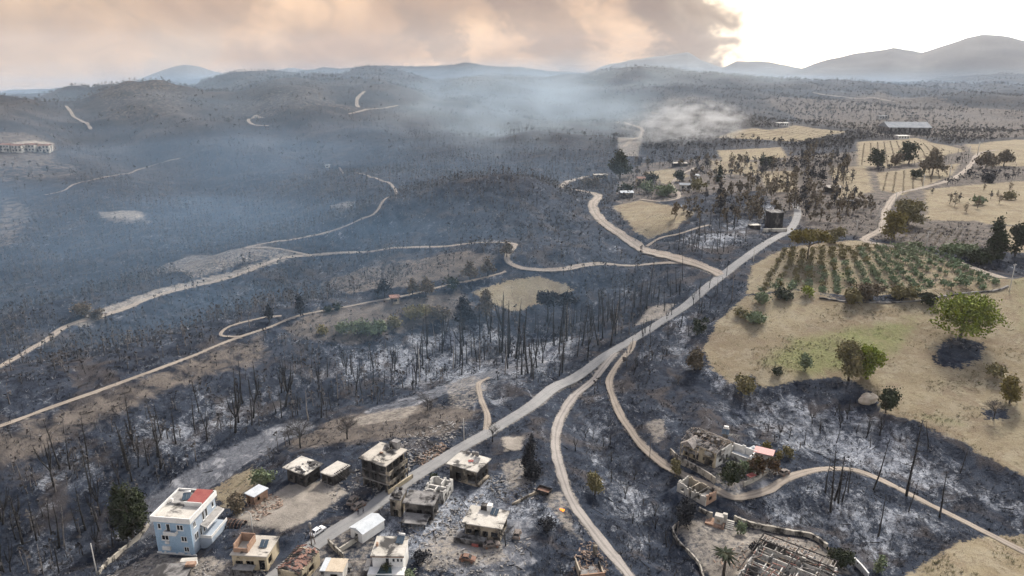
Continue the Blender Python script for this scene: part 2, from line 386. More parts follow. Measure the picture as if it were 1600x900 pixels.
# ---------------------------------------------------------------- footprints of the buildings, from their roof corners
def rect(FL, FR, BR, BL, h):
    zg = 0.0
    for _ in range(4):
        p = on_plane([q[0] for q in (FL, FR, BR, BL)], [q[1] for q in (FL, FR, BR, BL)], zg + h); c = p.mean(0); zg = float(hz(c[0], c[1]))
    u = (p[1] - p[0]) + (p[2] - p[3]); w = np.linalg.norm(u) / 2; u = u / np.linalg.norm(u); v = np.array([-u[1], u[0]])
    d = abs(((p[3] - p[0]) + (p[2] - p[1])) @ v) / 2
    return dict(c=(float(c[0]), float(c[1]), zg), w=float(w), d=float(d), rz=math.atan2(u[1], u[0]), h=h)
B = {
    'blue': rect((237.3, 804), (294.7, 809.3), (334, 766.7), (280, 763.5), 10.6),
    'shed': rect((378.7, 770), (394.7, 775.5), (421.9, 763.5), (406.7, 756.8), 3.0),
    'brickroom': rect((353, 865), (417, 871), (437, 837), (387, 836), 4.2),
    'rafters': rect((436, 887), (470, 896), (495.5, 856.8), (462.7, 851.5), 4.2),
    'tanshed': rect((497, 892), (534.7, 893), (546, 873), (510.7, 870.7), 3.0),
    'barn': rect((546, 819), (565, 831), (600.5, 806), (582, 798), 3.6),
    'cream': rect((580, 869), (635, 868), (635.5, 839), (587.5, 836.5), 5.8),
    'three': rect((555.5, 714.7), (599, 726.7), (640, 704), (598.7, 690.7), 8.8),
    'left1': rect((443, 730), (479, 745), (502, 722), (469, 712), 4.4),
    'left2': rect((499, 737), (519, 745), (548, 727), (528, 720), 3.2),
    'slab': rect((696.5, 720), (734.7, 738.7), (778, 716), (722, 707), 5.2),
    'roofless': rect((662.7, 762), (692, 768), (708, 746.7), (676, 741), 4.0),
    'gable': rect((628, 784), (674.7, 791), (691, 769), (640, 766), 4.8),
    'gable2': rect((608, 780), (628, 781), (635, 763), (618, 760), 5.2),
    'terrace': rect((712.8, 814), (778.7, 827), (802, 798), (744, 791), 4.2),
    'villa': rect((1068, 684), (1126, 706), (1142, 686), (1092, 664), 6.0),
    'ruin': rect((1059, 752), (1103, 775.5), (1121, 765), (1076, 742), 3.2),
    'collapsed': rect((1140, 884), (1250, 935), (1335, 886), (1207, 840), 4.0),
}
PADS = [(b['c'], b['w'] / 2 + 1.0, b['d'] / 2 + 1.0, b['rz']) for b in B.values()]

# ---------------------------------------------------------------- roads: pixel polylines, widths in metres
ROADS = {
    'main': (5.4, [(400, 925), (430, 902), (470, 868), (520, 832), (560, 808), (600, 778), (660, 737), (720, 700), (770, 672), (830, 635), (880, 600), (930, 568), (985, 533), (1030, 505), (1075, 475), (1110, 445), (1140, 422), (1180, 392), (1225, 365), (1242, 348), (1246, 330), (1238, 312)]),
    'gully': (5.0, [(1000, 925), (985, 902), (950, 860), (915, 815), (890, 775), (872, 720), (868, 680), (880, 645), (905, 612), (935, 584), (962, 552)]),
    'fork': (4.2, [(990, 533), (985, 547), (965, 570), (952, 598), (965, 640), (990, 680), (1018, 710), (1040, 728), (1064, 741), (1092, 752), (1118, 764), (1136, 775), (1155, 778), (1195, 768), (1235, 745), (1290, 733), (1340, 736), (1390, 757), (1440, 783), (1500, 812), (1560, 842), (1625, 874)]),
    'wide': (9.0, [(1128, 430), (1085, 412), (1040, 400), (1000, 388), (970, 367), (942, 347), (926, 322), (934, 306), (905, 298), (878, 293), (888, 284), (915, 276)]),
    'cross': (6.5, [(1085, 413), (1040, 411), (960, 414), (880, 421), (825, 421), (797, 412), (792, 398), (803, 386), (795, 380), (700, 385), (600, 390), (520, 396), (450, 402), (380, 427), (310, 446), (250, 461), (200, 481), (160, 494), (100, 512), (50, 545), (0, 573), (-40, 590)]),
    'spur': (5.0, [(520, 397), (450, 392), (385, 388), (430, 378), (500, 366), (560, 345), (595, 320), (618, 298), (575, 275), (530, 262)]),
    'rim': (4.5, [(790, 424), (740, 438), (690, 448), (620, 465), (540, 480), (470, 493), (420, 512), (375, 527), (340, 540), (280, 565), (180, 602), (80, 637), (0, 666), (-40, 680)]),
    'rimloop': (3.2, [(375, 527), (345, 524), (360, 510), (410, 497), (440, 494)]),
    'upland': (6.0, [(1575, 440), (1500, 412), (1430, 391), (1352, 377), (1378, 357), (1384, 330), (1402, 304), (1440, 294), (1490, 279), (1516, 258), (1530, 240), (1560, 235)]),
    'hillleft': (7.0, [(103, 166), (112, 178), (128, 190), (142, 203)]),
    'hillmid': (7.0, [(420, 197), (396, 195), (388, 188), (398, 181), (410, 184)]),
    'hilltop': (9.0, [(560, 168), (558, 156), (570, 143)]),
    'hillmid2': (6.0, [(545, 178), (590, 170), (622, 165)]),
    'lowleft': (5.0, [(70, 306), (100, 298), (112, 290), (150, 280), (230, 262), (280, 248)]),
    'path': (3.0, [(1010, 386), (1030, 373), (1070, 363), (1110, 352)]),
    'hamlet': (4.0, [(1000, 312), (1030, 315), (1058, 311), (1060, 302), (1050, 290), (1060, 276), (1085, 262)]),
    'farroad': (7.0, [(1030, 178), (985, 186), (965, 192), (1000, 200), (1000, 215), (975, 230)]),
    'fartrack': (10.0, [(1270, 145), (1310, 151), (1400, 160)]),
    'bankpath': (2.6, [(760, 672), (762, 650), (752, 625), (748, 600), (765, 590)]),
}
RW = {}
for k, (w, pts) in ROADS.items():
    p = poly_px(pts); dmin = float(np.hypot(*p.T).min())
    p = catmull(p, 2.0 if dmin < 500 else 6.0); RW[k] = (w * {'main': .82, 'gully': .58, 'fork': .58, 'cross': .45, 'rim': .33, 'rimloop': .4, 'spur': .42, 'lowleft': .5}.get(k, .72), p)
# ---------------------------------------------------------------- small relief, kept off roads and building pads
VX, VY = GX.ravel(), GY.ravel()
near = np.full(VX.shape, 1e9); earth = np.zeros(VX.shape)
for k, (w, p) in RW.items():
    bb = (VX > p[:, 0].min() - 40) & (VX < p[:, 0].max() + 40) & (VY > p[:, 1].min() - 40) & (VY < p[:, 1].max() + 40)
    q = p[::3] if len(p) > 60 else p
    d = np.full(VX.shape, 1e9); d[bb] = seg_dist(VX[bb], VY[bb], np.vstack([q, p[-1:]])); near = np.minimum(near, d - w / 2)
    if k != 'main': earth = np.maximum(earth, .62 * (1 - sstep(d - w / 2, -.3, .9 + w * .15)))
    else: earth = np.maximum(earth, .6 * (1 - sstep(d - w / 2, 0.0, 1.2)))
pad = np.zeros(VX.shape); padz = np.zeros(VX.shape)
for (cx, cyy, cz), hw, hd, rz in PADS:
    lx = (VX - cx) * math.cos(rz) + (VY - cyy) * math.sin(rz); ly = -(VX - cx) * math.sin(rz) + (VY - cyy) * math.cos(rz)
    d = np.maximum(np.abs(lx) - hw, np.abs(ly) - hd); m = 1 - sstep(d, 0, 3.0); u = m > pad; padz[u] = cz; pad = np.maximum(pad, m)
fine = sstep(near, .5, 4.0) * (1 - pad)
g = G.ravel()
nearf = (1 - sstep(GR.ravel(), 500, 1100))
# ---------------------------------------------------------------- what covers the ground where: soft-edged zones (1 inside, 0 outside)
def zone(polys, soft):
    r = np.zeros(VX.shape)
    for P in polys:
        amt = 1.0
        if isinstance(P[0], (int, float)): amt, P = P
        P = poly_px(P); m = 30
        bb = (VX > P[:, 0].min() - m) & (VX < P[:, 0].max() + m) & (VY > P[:, 1].min() - m) & (VY < P[:, 1].max() + m)
        d = np.full(VX.shape, -1e6); d[bb] = sdist(VX[bb], VY[bb], P)
        s = soft * np.maximum(1, GR.ravel() / 350); r = np.maximum(r, amt * np.clip(.5 + d / (2 * s), 0, 1))
    return r
def zline(pts, w, amt=1.0):
    P = catmull(poly_px(pts), 4.0); d = seg_dist(VX, VY, P[::2]); return amt * (1 - sstep(d, w * .5, w))
FIELD_RIGHT = [(1165, 470), (1240, 462), (1330, 470), (1430, 468), (1500, 450), (1620, 440), (1660, 800), (1600, 752), (1560, 735), (1500, 700), (1430, 668), (1380, 655), (1362, 625), (1330, 600), (1290, 598), (1230, 605), (1180, 622), (1150, 618), (1115, 590), (1097, 555), (1120, 510)]
dry = zone([FIELD_RIGHT,
    [(1175, 415), (1230, 388), (1330, 375), (1420, 385), (1500, 410), (1575, 445), (1560, 458), (1440, 466), (1330, 468), (1240, 460), (1165, 462)],
    [(1640, 832), (1560, 838), (1500, 845), (1440, 885), (1380, 925), (1680, 930)],
    [(1370, 270), (1440, 262), (1500, 255), (1485, 275), (1410, 305), (1375, 297)],
    [(1340, 222), (1430, 215), (1510, 236), (1390, 262), (1340, 258)],
    [(1120, 235), (1220, 230), (1232, 246), (1130, 252)],
    [(1480, 300), (1620, 293), (1620, 322), (1500, 325)],
    (.8, [(1180, 268), (1250, 266), (1245, 300), (1200, 302)]),
    (.75, [(955, 322), (1000, 312), (1090, 332), (1060, 358), (1010, 376), (985, 360)]),
    (.9, [(735, 455), (790, 437), (850, 433), (905, 450), (870, 470), (800, 488), (760, 470)]),
    (.8, [(1000, 270), (1050, 262), (1080, 275), (1040, 290)]),
    (.8, [(1110, 215), (1240, 195), (1330, 205), (1250, 222)]),
    (.9, [(1500, 330), (1620, 328), (1620, 352), (1540, 350)]),
    (.75, [(1440, 296), (1620, 280), (1620, 335), (1560, 345), (1445, 345)]), (.7, [(1500, 225), (1620, 215), (1620, 262), (1530, 258)]), (.62, [(1290, 262), (1362, 255), (1372, 300), (1300, 322)]), (.62, [(1100, 250), (1190, 252), (1195, 275), (1110, 272)]), (.7, [(1560, 352), (1640, 350), (1640, 400), (1570, 395)]),
    (.6, [(320, 765), (350, 750), (400, 720), (425, 745), (360, 800), (335, 800)]),
    ], 3.5)
dry = dry * (1 - zone([(.72, [(1452, 545), (1490, 530), (1545, 545), (1542, 572), (1500, 590), (1455, 578)]), (.9, [(1530, 648), (1575, 645), (1580, 664), (1540, 668)]), (.8, [(1290, 470), (1400, 468), (1440, 472), (1400, 480), (1310, 480)]), (.7, [(1140, 590), (1185, 590), (1190, 620), (1150, 622)])], 4))
green = zone([(.75, [(1180, 575), (1230, 535), (1330, 515), (1440, 508), (1410, 560), (1330, 592), (1250, 600)]), (.7, [(1430, 655), (1470, 660), (1500, 672), (1440, 668)]),
    (.5, [(1280, 420), (1330, 418), (1340, 440), (1290, 445)]), (.45, [(1560, 425), (1620, 440), (1620, 560), (1570, 520)]), (.6, [(1400, 500), (1450, 495), (1440, 530), (1410, 530)]), (.8, [(240, 850), (300, 858), (330, 835), (300, 875), (245, 872)])], 6)
brown = zone([(.9, [(440, 512), (500, 482), (620, 467), (720, 452), (745, 482), (660, 512), (560, 537), (460, 532)]),
    (.85, [(500, 442), (560, 420), (700, 396), (785, 400), (740, 430), (640, 450), (540, 462)]),
    (.7, [(-40, 672), (160, 612), (330, 545), (410, 518), (430, 560), (330, 592), (180, 660), (60, 722), (-40, 730)]),
    (.9, [(1385, 387), (1420, 352), (1542, 358), (1525, 384), (1450, 391)]), (.9, [(1430, 342), (1440, 325), (1535, 325), (1550, 346)]),
    (.8, [(1000, 255), (1180, 245), (1350, 235), (1620, 220), (1620, 400), (1350, 372), (1260, 360), (1180, 300), (960, 330), (960, 270)]),
    (.8, [(430, 700), (520, 655), (690, 628), (760, 640), (700, 690), (600, 690), (500, 705)]),
    (.7, [(150, 335), (230, 330), (240, 350), (160, 350)]), (.7, [(-40, 205), (80, 215), (100, 262), (-40, 275)]), (.5, [(-40, 250), (140, 258), (130, 278), (-40, 285)]),
    (.6, [(0, 300), (60, 320), (40, 380), (-40, 400)]), (.6, [(760, 390), (560, 410), (640, 425), (760, 410)]),
    (.5, [(320, 150), (520, 150), (600, 180), (400, 185)]), (.5, [(120, 150), (300, 140), (300, 185), (160, 190)]),
    (.8, [(1180, 155), (1400, 150), (1620, 175), (1620, 215), (1400, 215), (1240, 185)])], 5)
pale = zone([(.52, [(232, 420), (300, 398), (440, 388), (470, 398), (380, 412), (300, 438), (240, 430)]),
    (.9, [(450, 758), (390, 790), (350, 815), (440, 828), (490, 812), (545, 770), (520, 748)]), (.6, [(640, 860), (700, 820), (790, 845), (800, 880), (660, 895)]),
    (.8, [(782, 682), (822, 680), (816, 706), (786, 705)]), (.6, [(778, 722), (826, 716), (834, 758), (792, 776)]),
    (.62, [(1050, 825), (1110, 802), (1210, 832), (1290, 852), (1345, 905), (1120, 925), (1095, 890), (1070, 855)]),
    (.5, [(1055, 712), (1100, 700), (1195, 705), (1225, 745), (1150, 775), (1100, 752)]), (.6, [(1005, 660), (1040, 650), (1045, 685), (1020, 700)]),
    (.5, [(690, 600), (740, 585), (770, 600), (740, 640), (700, 640)]), (.7, [(1010, 480), (1060, 470), (1040, 495), (985, 512)]),
    (.55, [(515, 320), (560, 312), (550, 325), (510, 328)]), (.6, [(545, 655), (600, 640), (660, 632), (640, 655), (560, 668)]),
    (.6, [(165, 900), (240, 865), (400, 880), (420, 925), (120, 930)]), (.55, [(840, 775), (880, 760), (905, 830), (930, 870), (880, 830)]),
    (.5, [(465, 870), (560, 815), (600, 830), (560, 925), (440, 925)]), (.6, [(150, 330), (225, 330), (230, 345), (155, 342)]), (.5, [(1340, 590), (1385, 600), (1375, 625), (1345, 625)]),
    (.8, [(0, 225), (85, 222), (90, 236), (-10, 238)]), (.6, [(960, 215), (1010, 205), (1000, 245), (965, 245)])], 1.5)
pale = np.maximum(pale, np.maximum(zline([(130, 505), (190, 478), (250, 455), (330, 437), (440, 405)], 5.5, .62), zline([(500, 500), (600, 480), (700, 460)], 4, .4)))
pale = np.maximum(pale, earth)
smoothash = np.maximum(zline([(230, 815), (270, 785), (330, 737), (390, 705), (470, 664)], 10, .9), zline([(600, 640), (690, 610), (780, 580), (850, 566)], 9, .8))
smoothash = np.maximum(smoothash, zone([(.6, [(690, 870), (830, 800), (850, 860), (800, 925), (690, 905)]), (.7, [(1130, 735), (1230, 740), (1200, 775), (1130, 770)])], 3))
ash = .38 + .0 * VX
for a, P in [(.95, [(1230, 612), (1380, 645), (1500, 722), (1600, 790), (1640, 870), (1450, 775), (1300, 725), (1215, 700), (1130, 650), (1090, 600), (1010, 545), (1090, 500), (1110, 560), (1150, 620)]),
    (.9, [(1150, 792), (1300, 745), (1400, 775), (1500, 822), (1440, 880), (1360, 900), (1290, 850), (1200, 830)]),
    (.75, [(890, 600), (950, 590), (985, 700), (1050, 760), (1060, 860), (1120, 925), (1000, 900), (900, 740)]),
    (.8, [(1040, 490), (1100, 480), (1100, 560), (1000, 560)]),
    (.85, [(480, 548), (600, 530), (700, 500), (770, 500), (880, 520), (960, 520), (780, 640), (600, 610), (480, 590)]),
    (.7, [(0, 720), (200, 650), (300, 605), (480, 560), (500, 620), (400, 690), (300, 740), (100, 820), (0, 800)]),
    (.95, [(820, 780), (900, 755), (905, 840), (850, 850)]), (.6, [(930, 430), (1080, 425), (1040, 460), (900, 500)]), (.8, [(1030, 380), (1100, 360), (1200, 300), (1240, 330), (1160, 390), (1080, 400)]),
    (.6, [(-40, 800), (140, 780), (200, 850), (100, 910), (-40, 930)]), (.6, [(560, 690), (660, 660), (760, 640), (700, 700), (640, 740)]), (.8, [(700, 850), (820, 820), (860, 880), (700, 910)]), (.4, [(150, 560), (400, 440), (480, 420), (500, 440), (300, 560), (100, 620)]),
    (.95, [(560, 760), (720, 730), (840, 730), (880, 800), (820, 905), (620, 905), (560, 840)])]:
    ash = np.maximum(ash, a * zone([P], 13))
forest = sstep(GR.ravel(), 700, 1300) * (1 - .8 * dry)
# field edges stand above the burnt slopes as a bank; ploughed fields carry furrows
bank = sdist(VX, VY, poly_px(FIELD_RIGHT)); g = g + 2.2 * sstep(bank, -7, .5) - 2.2 * sstep(bank, 25, 60)
rough = fine * nearf * (1 - .82 * dry) * (1 - .5 * brown) * (1 - .8 * pale) * (1 - .8 * smoothash)
fade = np.clip(1.0 - GR.ravel() / 900, .15, 1)
g = g + rough * (fbm(VX, VY, 9, 3) * .75 + (1 - np.abs(fbm(VX, VY, 17, 3))) * 1.0 - .6)
g = g * (1 - pad) + padz * pad
G = g.reshape(NR, NA)
RW = {k: (w, p) for k, (w, p) in RW.items()}

idx = np.arange(NR * NA).reshape(NR, NA)
F = np.stack([idx[:-1, :-1], idx[1:, :-1], idx[1:, 1:], idx[:-1, 1:]], -1).reshape(-1, 4)[:, ::-1]
t = NT('burnt_ground')
A = {k: t.attr(k) for k in ('dry', 'green', 'brown', 'pale', 'ash', 'smoothash', 'forest')}
nb = t.noise(.035, 5, .6); nm = t.noise(.16, 6, .65, dist=.6); nf = t.noise(.75, 6, .7, off=(4, 9, 0)); nv = t.noise(2.6, 4, .7, off=(1, 3, 0))
dark = t.mix(t.rng(nm, .35, .65), (.010, .0145, .025), (.037, .047, .067))  # charcoal tones, with the blue of the sky fill mixed into the colour
dark = t.mix(t.rng(nf, .48, .72, 0, .6), dark, (.070, .075, .088))
dark = t.mix(t.rng(t.noise(.06, 5, .65, off=(41, 3, 0), dist=.6), .51, .63, 0, .6), dark, (.078, .066, .060))
# white ash lies in streaks and patches, blue skylight tinted into its colour
nstreak = t.noise(.22, 6, .68, stretch=(1, .45, 1), dist=1.2, off=(11, 5, 0)); ngrain = t.noise(1.3, 5, .75, dist=1.0, off=(2, 8, 0))
asum = t.math('ADD', t.math('ADD', t.math('MULTIPLY', nstreak, .42), t.math('MULTIPLY', ngrain, .33)), t.math('MULTIPLY', t.noise(.07, 4, .6, off=(21, 3, 0), dist=.5), .24))
thr = t.rng(A['ash'], 0, 1, .625, .39, smooth=False)
am = t.rng(t.math('SUBTRACT', asum, thr), -.01, .12)
ashc = t.mix(t.rng(nf, .35, .7), (.18, .20, .235), (.52, .545, .585))
am = t.math('MULTIPLY', am, t.rng(t.noise(.05, 4, .65, off=(31, 7, 0), dist=.8), .36, .52, .2, 1.0)); am = t.math('MULTIPLY', am, t.rng(t.noise(3.2, 3, .7, off=(1, 17, 0)), .34, .52, .5, 1.0))
c = t.mix(t.math('MULTIPLY', am, .94), dark, ashc)
far_c = t.mix(t.rng(t.noise(.012, 6, .65), .38, .66), (.028, .032, .040), (.080, .074, .073))
far_c = t.mix(t.rng(t.noise(.06, 5, .7, off=(3, 3, 0)), .5, .72, 0, .8), far_c, (.020, .022, .026))
c = t.mix(t.math('MULTIPLY', A['forest'], .9), c, far_c)
def edged(a, n, amt, lo=.42, hi=.58): return t.rng(t.math('ADD', a, t.math('MULTIPLY', t.math('SUBTRACT', n, .5), amt)), lo, hi)
sm = t.mix(t.rng(nf, .35, .7), (.095, .102, .12), (.175, .182, .20))
sm = t.mix(t.rng(nm, .52, .66, 0, .8), sm, (.34, .345, .36))
sm = t.mix(t.rng(t.noise(.3, 5, .7, stretch=(1, .5, 1), off=(6, 2, 0), dist=1.2), .50, .66, 0, .8), sm, (.05, .055, .066))
c = t.mix(edged(A['smoothash'], nm, 1.9, .30, .80), c, sm)
bc = t.mix(t.rng(nm, .3, .7), (.070, .062, .057), (.165, .143, .125)); bc = t.mix(t.rng(nf, .5, .72, 0, .8), bc, (.045, .042, .042))
c = t.mix(edged(A['brown'], nm, 1.4, .38, .75), c, bc)
pc = t.mix(t.rng(nm, .3, .7), (.21, .19, .165), (.36, .325, .28)); pc = t.mix(t.rng(nv, .5, .75, 0, .5), pc, (.16, .14, .12))
c = t.mix(edged(A['pale'], nf, 1.1, .35, .75), c, pc)
dc = t.mix(t.rng(nb, .38, .62), (.205, .165, .108), (.275, .235, .155)); dc = t.mix(t.rng(nm, .42, .66, 0, .7), dc, (.31, .275, .20))
dc = t.mix(t.rng(nf, .50, .68, 0, .8), dc, (.16, .125, .085)); dc = t.mix(t.rng(nv, .60, .72, 0, .5), dc, (.09, .08, .055))
gc = t.mix(t.rng(nf, .35, .65), (.14, .155, .065), (.23, .225, .11))
dc = t.mix(t.rng(t.noise(.09, 5, .7, off=(8, 1, 0), dist=1.5), .50, .64, 0, .65), dc, (.20, .155, .11))
dc = t.mix(t.rng(t.noise(.35, 5, .75, off=(5, 6, 0), dist=.8), .56, .68, 0, .7), dc, (.125, .11, .07))
dc = t.mix(t.rng(t.math('ADD', A['green'], t.math('MULTIPLY', t.math('SUBTRACT', nm, .5), 1.0)), .25, .85), dc, gc)
c = t.mix(edged(A['dry'], t.math('MULTIPLY_ADD' if False else 'ADD', t.math('MULTIPLY', nf, .6), t.math('MULTIPLY', nm, .4)), 1.6), c, dc)
t.bump(t.math('ADD', t.math('MULTIPLY', nf, .7), t.math('MULTIPLY', nv, .5)), .9, .5)
t.b.inputs['Specular IOR Level'].default_value = .08
M['burnt_ground'] = t.done(c, .97)
me = np_mesh('ground', np.stack([VX, VY, g], -1), F, 'burnt_ground', smooth=True)
for k, v in dict(dry=dry, green=green, brown=brown, pale=pale, ash=ash, smoothash=smoothash, forest=forest).items():
    a = me.attributes.new(k, 'FLOAT', 'POINT'); a.data.foreach_set('value', v.astype(np.float32))
tag(link('ground', me), kind='structure', label='burnt hillsides, ash slopes and dry fields')

# ---------------------------------------------------------------- roads
def roadmat(name, c1, c2, rut, center):
    t = NT(name); uv = t.n.new('ShaderNodeUVMap'); sx = t.n.new('ShaderNodeSeparateXYZ'); t.l.new(uv.outputs[0], sx.inputs[0])
    u = sx.outputs[0]; nn = t.noise(.5, 5, .65); nl = t.noise(.12, 4, .6, off=(2, 2, 0))
    c = t.mix(t.rng(nl, .35, .65), c1, c2); c = t.mix(t.rng(nn, .5, .75, 0, .6), c, tuple(q * .65 for q in c1))
    wob = t.math('ADD', u, t.math('MULTIPLY', t.math('SUBTRACT', nl, .5), .16))
    d = t.math('ABSOLUTE', t.math('SUBTRACT', t.math('ABSOLUTE', wob), .42))           # distance from either wheel track
    c = t.mix(t.rng(d, .20, .05, 0, .55), c, rut); c = t.mix(t.rng(t.math('ABSOLUTE', wob), .16, .04, 0, .5), c, center)
    e = t.math('ADD', t.math('ABSOLUTE', u), t.math('MULTIPLY', t.math('SUBTRACT', nn, .5), .5)); c = t.mix(t.rng(e, .82, 1.05, 0, .7), c, center)
    t.bump(nn, .4, .1); M[name] = t.done(c, .95)
roadmat('asphalt_dusty', (.215, .215, .215), (.275, .272, .265), (.25, .248, .24), (.20, .20, .20))
roadmat('dirt_pale', (.235, .20, .165), (.315, .272, .225), (.335, .295, .25), (.165, .14, .115))
roadmat('dirt_grey', (.235, .215, .198), (.31, .285, .26), (.33, .305, .28), (.13, .12, .115))
RL = {'main': ('road', 'asphalt_dusty'), 'gully': ('dirt_road', 'dirt_grey'), 'fork': ('dirt_road', 'dirt_pale'), 'wide': ('dirt_road', 'dirt_pale')}
for k, (w, p) in RW.items():
    name, mt = RL.get(k, ('dirt_track', 'dirt_pale')); n = len(p); d = np.gradient(p, axis=0); d /= np.linalg.norm(d, axis=1)[:, None] + 1e-9; nr = np.stack([d[:, 1], -d[:, 0]], -1)
    jit = .03 if k == 'main' else .30
    wl_ = w / 2 * (1 + jit * fbm(p[:, 0], p[:, 1], 5, 3)); wr_ = w / 2 * (1 + jit * fbm(p[:, 0] + 50, p[:, 1], 7, 3))
    us = np.linspace(-1, 1, 7); rows = []
    for u in us: rows.append(p + nr * (u * np.where(u < 0, wl_, wr_))[:, None])
    P = np.stack(rows, 1); r = np.hypot(P[..., 0], P[..., 1])
    z = hz(P[..., 0], P[..., 1]); zc = z[:, 3:4]
    # the bed is level across and follows a smoothed grade
    ker = np.ones(7) / 7; zs = np.convolve(np.pad(zc[:, 0], 3, mode='edge'), ker, 'valid')[:, None]
    z = np.maximum(z, .5 * z + .5 * zs) + .10 + r * .0004 - .05 * np.abs(us)[None, :] ** 3
    V = np.concatenate([P, z[..., None]], -1).reshape(-1, 3); ii = np.arange(n * 7).reshape(n, 7)
    Fq = np.stack([ii[:-1, :-1], ii[:-1, 1:], ii[1:, 1:], ii[1:, :-1]], -1).reshape(-1, 4)
    me = np_mesh(name, V, Fq, mt, smooth=True); uvl = me.uv_layers.new(name='UVMap')
    U = np.repeat(us[None, :], n, 0).ravel()[Fq.ravel()]; Vv = np.repeat(np.arange(n)[:, None], 7, 1).ravel()[Fq.ravel()] * .1
    uvl.data.foreach_set('uv', np.stack([U, Vv], -1).astype(np.float32).ravel())
    tag(link(name, me), kind='structure')

# ---------------------------------------------------------------- far mountains
t = NT('mountain'); c = t.mix(t.rng(t.noise(.0016, 6, .6), .35, .65), (.10, .11, .125), (.15, .155, .16)); M['mountain'] = t.done(c, .95)
MTN = [(7800, 1500, [(110, 160), (215, 126), (250, 112), (270, 103), (290, 100), (310, 104), (335, 111), (365, 117), (400, 119), (430, 112), (460, 107), (490, 112), (520, 120), (600, 135)]),
       (9500, 1800, [(860, 150), (940, 105), (985, 92), (1030, 88), (1075, 82), (1095, 95), (1130, 108), (1150, 98), (1200, 98), (1250, 106), (1300, 130), (1400, 150)]),
       (8200, 2200, [(1150, 150), (1225, 112), (1260, 104), (1300, 92), (1330, 86), (1365, 83), (1395, 77), (1420, 82), (1440, 84), (1480, 69), (1510, 59), (1535, 55), (1575, 57), (1610, 66), (1700, 80), (1850, 120)]),
       (6400, 900, [(1330, 150), (1390, 131), (1430, 125), (1500, 121), (1570, 114), (1630, 116), (1800, 125)])]
for D, Wd, prof in MTN:
    k_ = .75; D *= k_; Wd *= k_
    n, m = 150, 40; pxs = np.linspace(prof[0][0], prof[-1][0], n); pys = np.interp(pxs, [q[0] for q in prof], [q[1] for q in prof])
    x, y, dd = pray(pxs, pys); hl = np.hypot(x, y); top = HC + D * dd / hl
    rr = D + np.linspace(-Wd, Wd, m)[:, None]; X = (x / hl)[None] * rr; Y = (y / hl)[None] * rr
    s = np.cos(np.linspace(-1, 1, m) * math.pi / 2)[:, None] ** 1.3
    base = -60.0; Z = base + (top[None] - base) * s * (1 - .25 * (1 - s) * np.abs(fbm(X, Y, 900, 4))) + fbm(X, Y, 260, 3) * 10 * (.3 + s)
    ii = np.arange(n * m).reshape(m, n); Fq = np.stack([ii[:-1, :-1], ii[:-1, 1:], ii[1:, 1:], ii[1:, :-1]], -1).reshape(-1, 4)
    tag(link('mountains', np_mesh('mountains', np.stack([X, Y, Z], -1).reshape(-1, 3), Fq, 'mountain', smooth=True)), kind='structure')

# ---------------------------------------------------------------- smoky air
def vol_mat(name, color, density, aniso=0.0, build=None):
    m = bpy.data.materials.new(name); m.use_nodes = True; nt = m.node_tree; nt.nodes.clear()
    v = nt.nodes.new('ShaderNodeVolumePrincipled'); v.inputs['Color'].default_value = (*color, 1); v.inputs['Density'].default_value = density; v.inputs['Anisotropy'].default_value = aniso
    o = nt.nodes.new('ShaderNodeOutputMaterial'); nt.links.new(v.outputs[0], o.inputs['Volume'])
    if build: build(nt, v)
    return m
M['haze'] = vol_mat('haze', (.84, .90, 1.0), .000048, .05)
tag(MB().box(-6800, 6800, -60, 8400, -160, 500).build('haze', 'haze'), kind='stuff', label='thin bluish smoke haze filling the whole valley')
def smoke_bank(label, c, rad, density, color, rz=0.0, nscale=2.0, lo=.35, hi=.65, step=None):
    def build(nt, v):
        tc_ = nt.nodes.new('ShaderNodeTexCoord'); ln = nt.nodes.new('ShaderNodeVectorMath'); ln.operation = 'LENGTH'; nt.links.new(tc_.outputs['Object'], ln.inputs[0])
        f = nt.nodes.new('ShaderNodeMapRange'); f.interpolation_type = 'SMOOTHSTEP'; nt.links.new(ln.outputs['Value'], f.inputs[0])
        for i, q in enumerate((1.0, .25, 0.0, 1.0)): f.inputs[i + 1].default_value = q
        n = nt.nodes.new('ShaderNodeTexNoise'); n.inputs['Scale'].default_value = nscale; n.inputs['Detail'].default_value = 3; n.inputs['Distortion'].default_value = .6; nt.links.new(tc_.outputs['Object'], n.inputs['Vector'])
        g_ = nt.nodes.new('ShaderNodeMapRange'); g_.interpolation_type = 'SMOOTHSTEP'; nt.links.new(n.outputs[0], g_.inputs[0])
        for i, q in enumerate((lo, hi, 0.0, density)): g_.inputs[i + 1].default_value = q
        m = nt.nodes.new('ShaderNodeMath'); m.operation = 'MULTIPLY'; nt.links.new(f.outputs[0], m.inputs[0]); nt.links.new(g_.outputs[0], m.inputs[1]); nt.links.new(m.outputs[0], v.inputs['Density'])
    mt = vol_mat('smoke', color, density, .05, build); V, F_ = [], []; n, m = 20, 11
    for i in range(m):
        e = -math.pi / 2 + math.pi * i / (m - 1)
        for j in range(n): a = 2 * math.pi * j / n; V.append((math.cos(a) * math.cos(e), math.sin(a) * math.cos(e), math.sin(e)))
    F_ = [(i * n + j, i * n + (j + 1) % n, (i + 1) * n + (j + 1) % n, (i + 1) * n + j) for i in range(m - 1) for j in range(n)]
    o = MB().add(V, F_).build('smoke', mt); o.location = c; o.scale = rad; o.rotation_euler = (0, 0, rz); return tag(o, label, kind='stuff')
BLUE = (.42, .68, 1.0)
smoke_bank('blue smoke lying in the left valley', (-290, 640, 5), (620, 480, 95), .0012, BLUE, .25, 2.4, .32, .68)
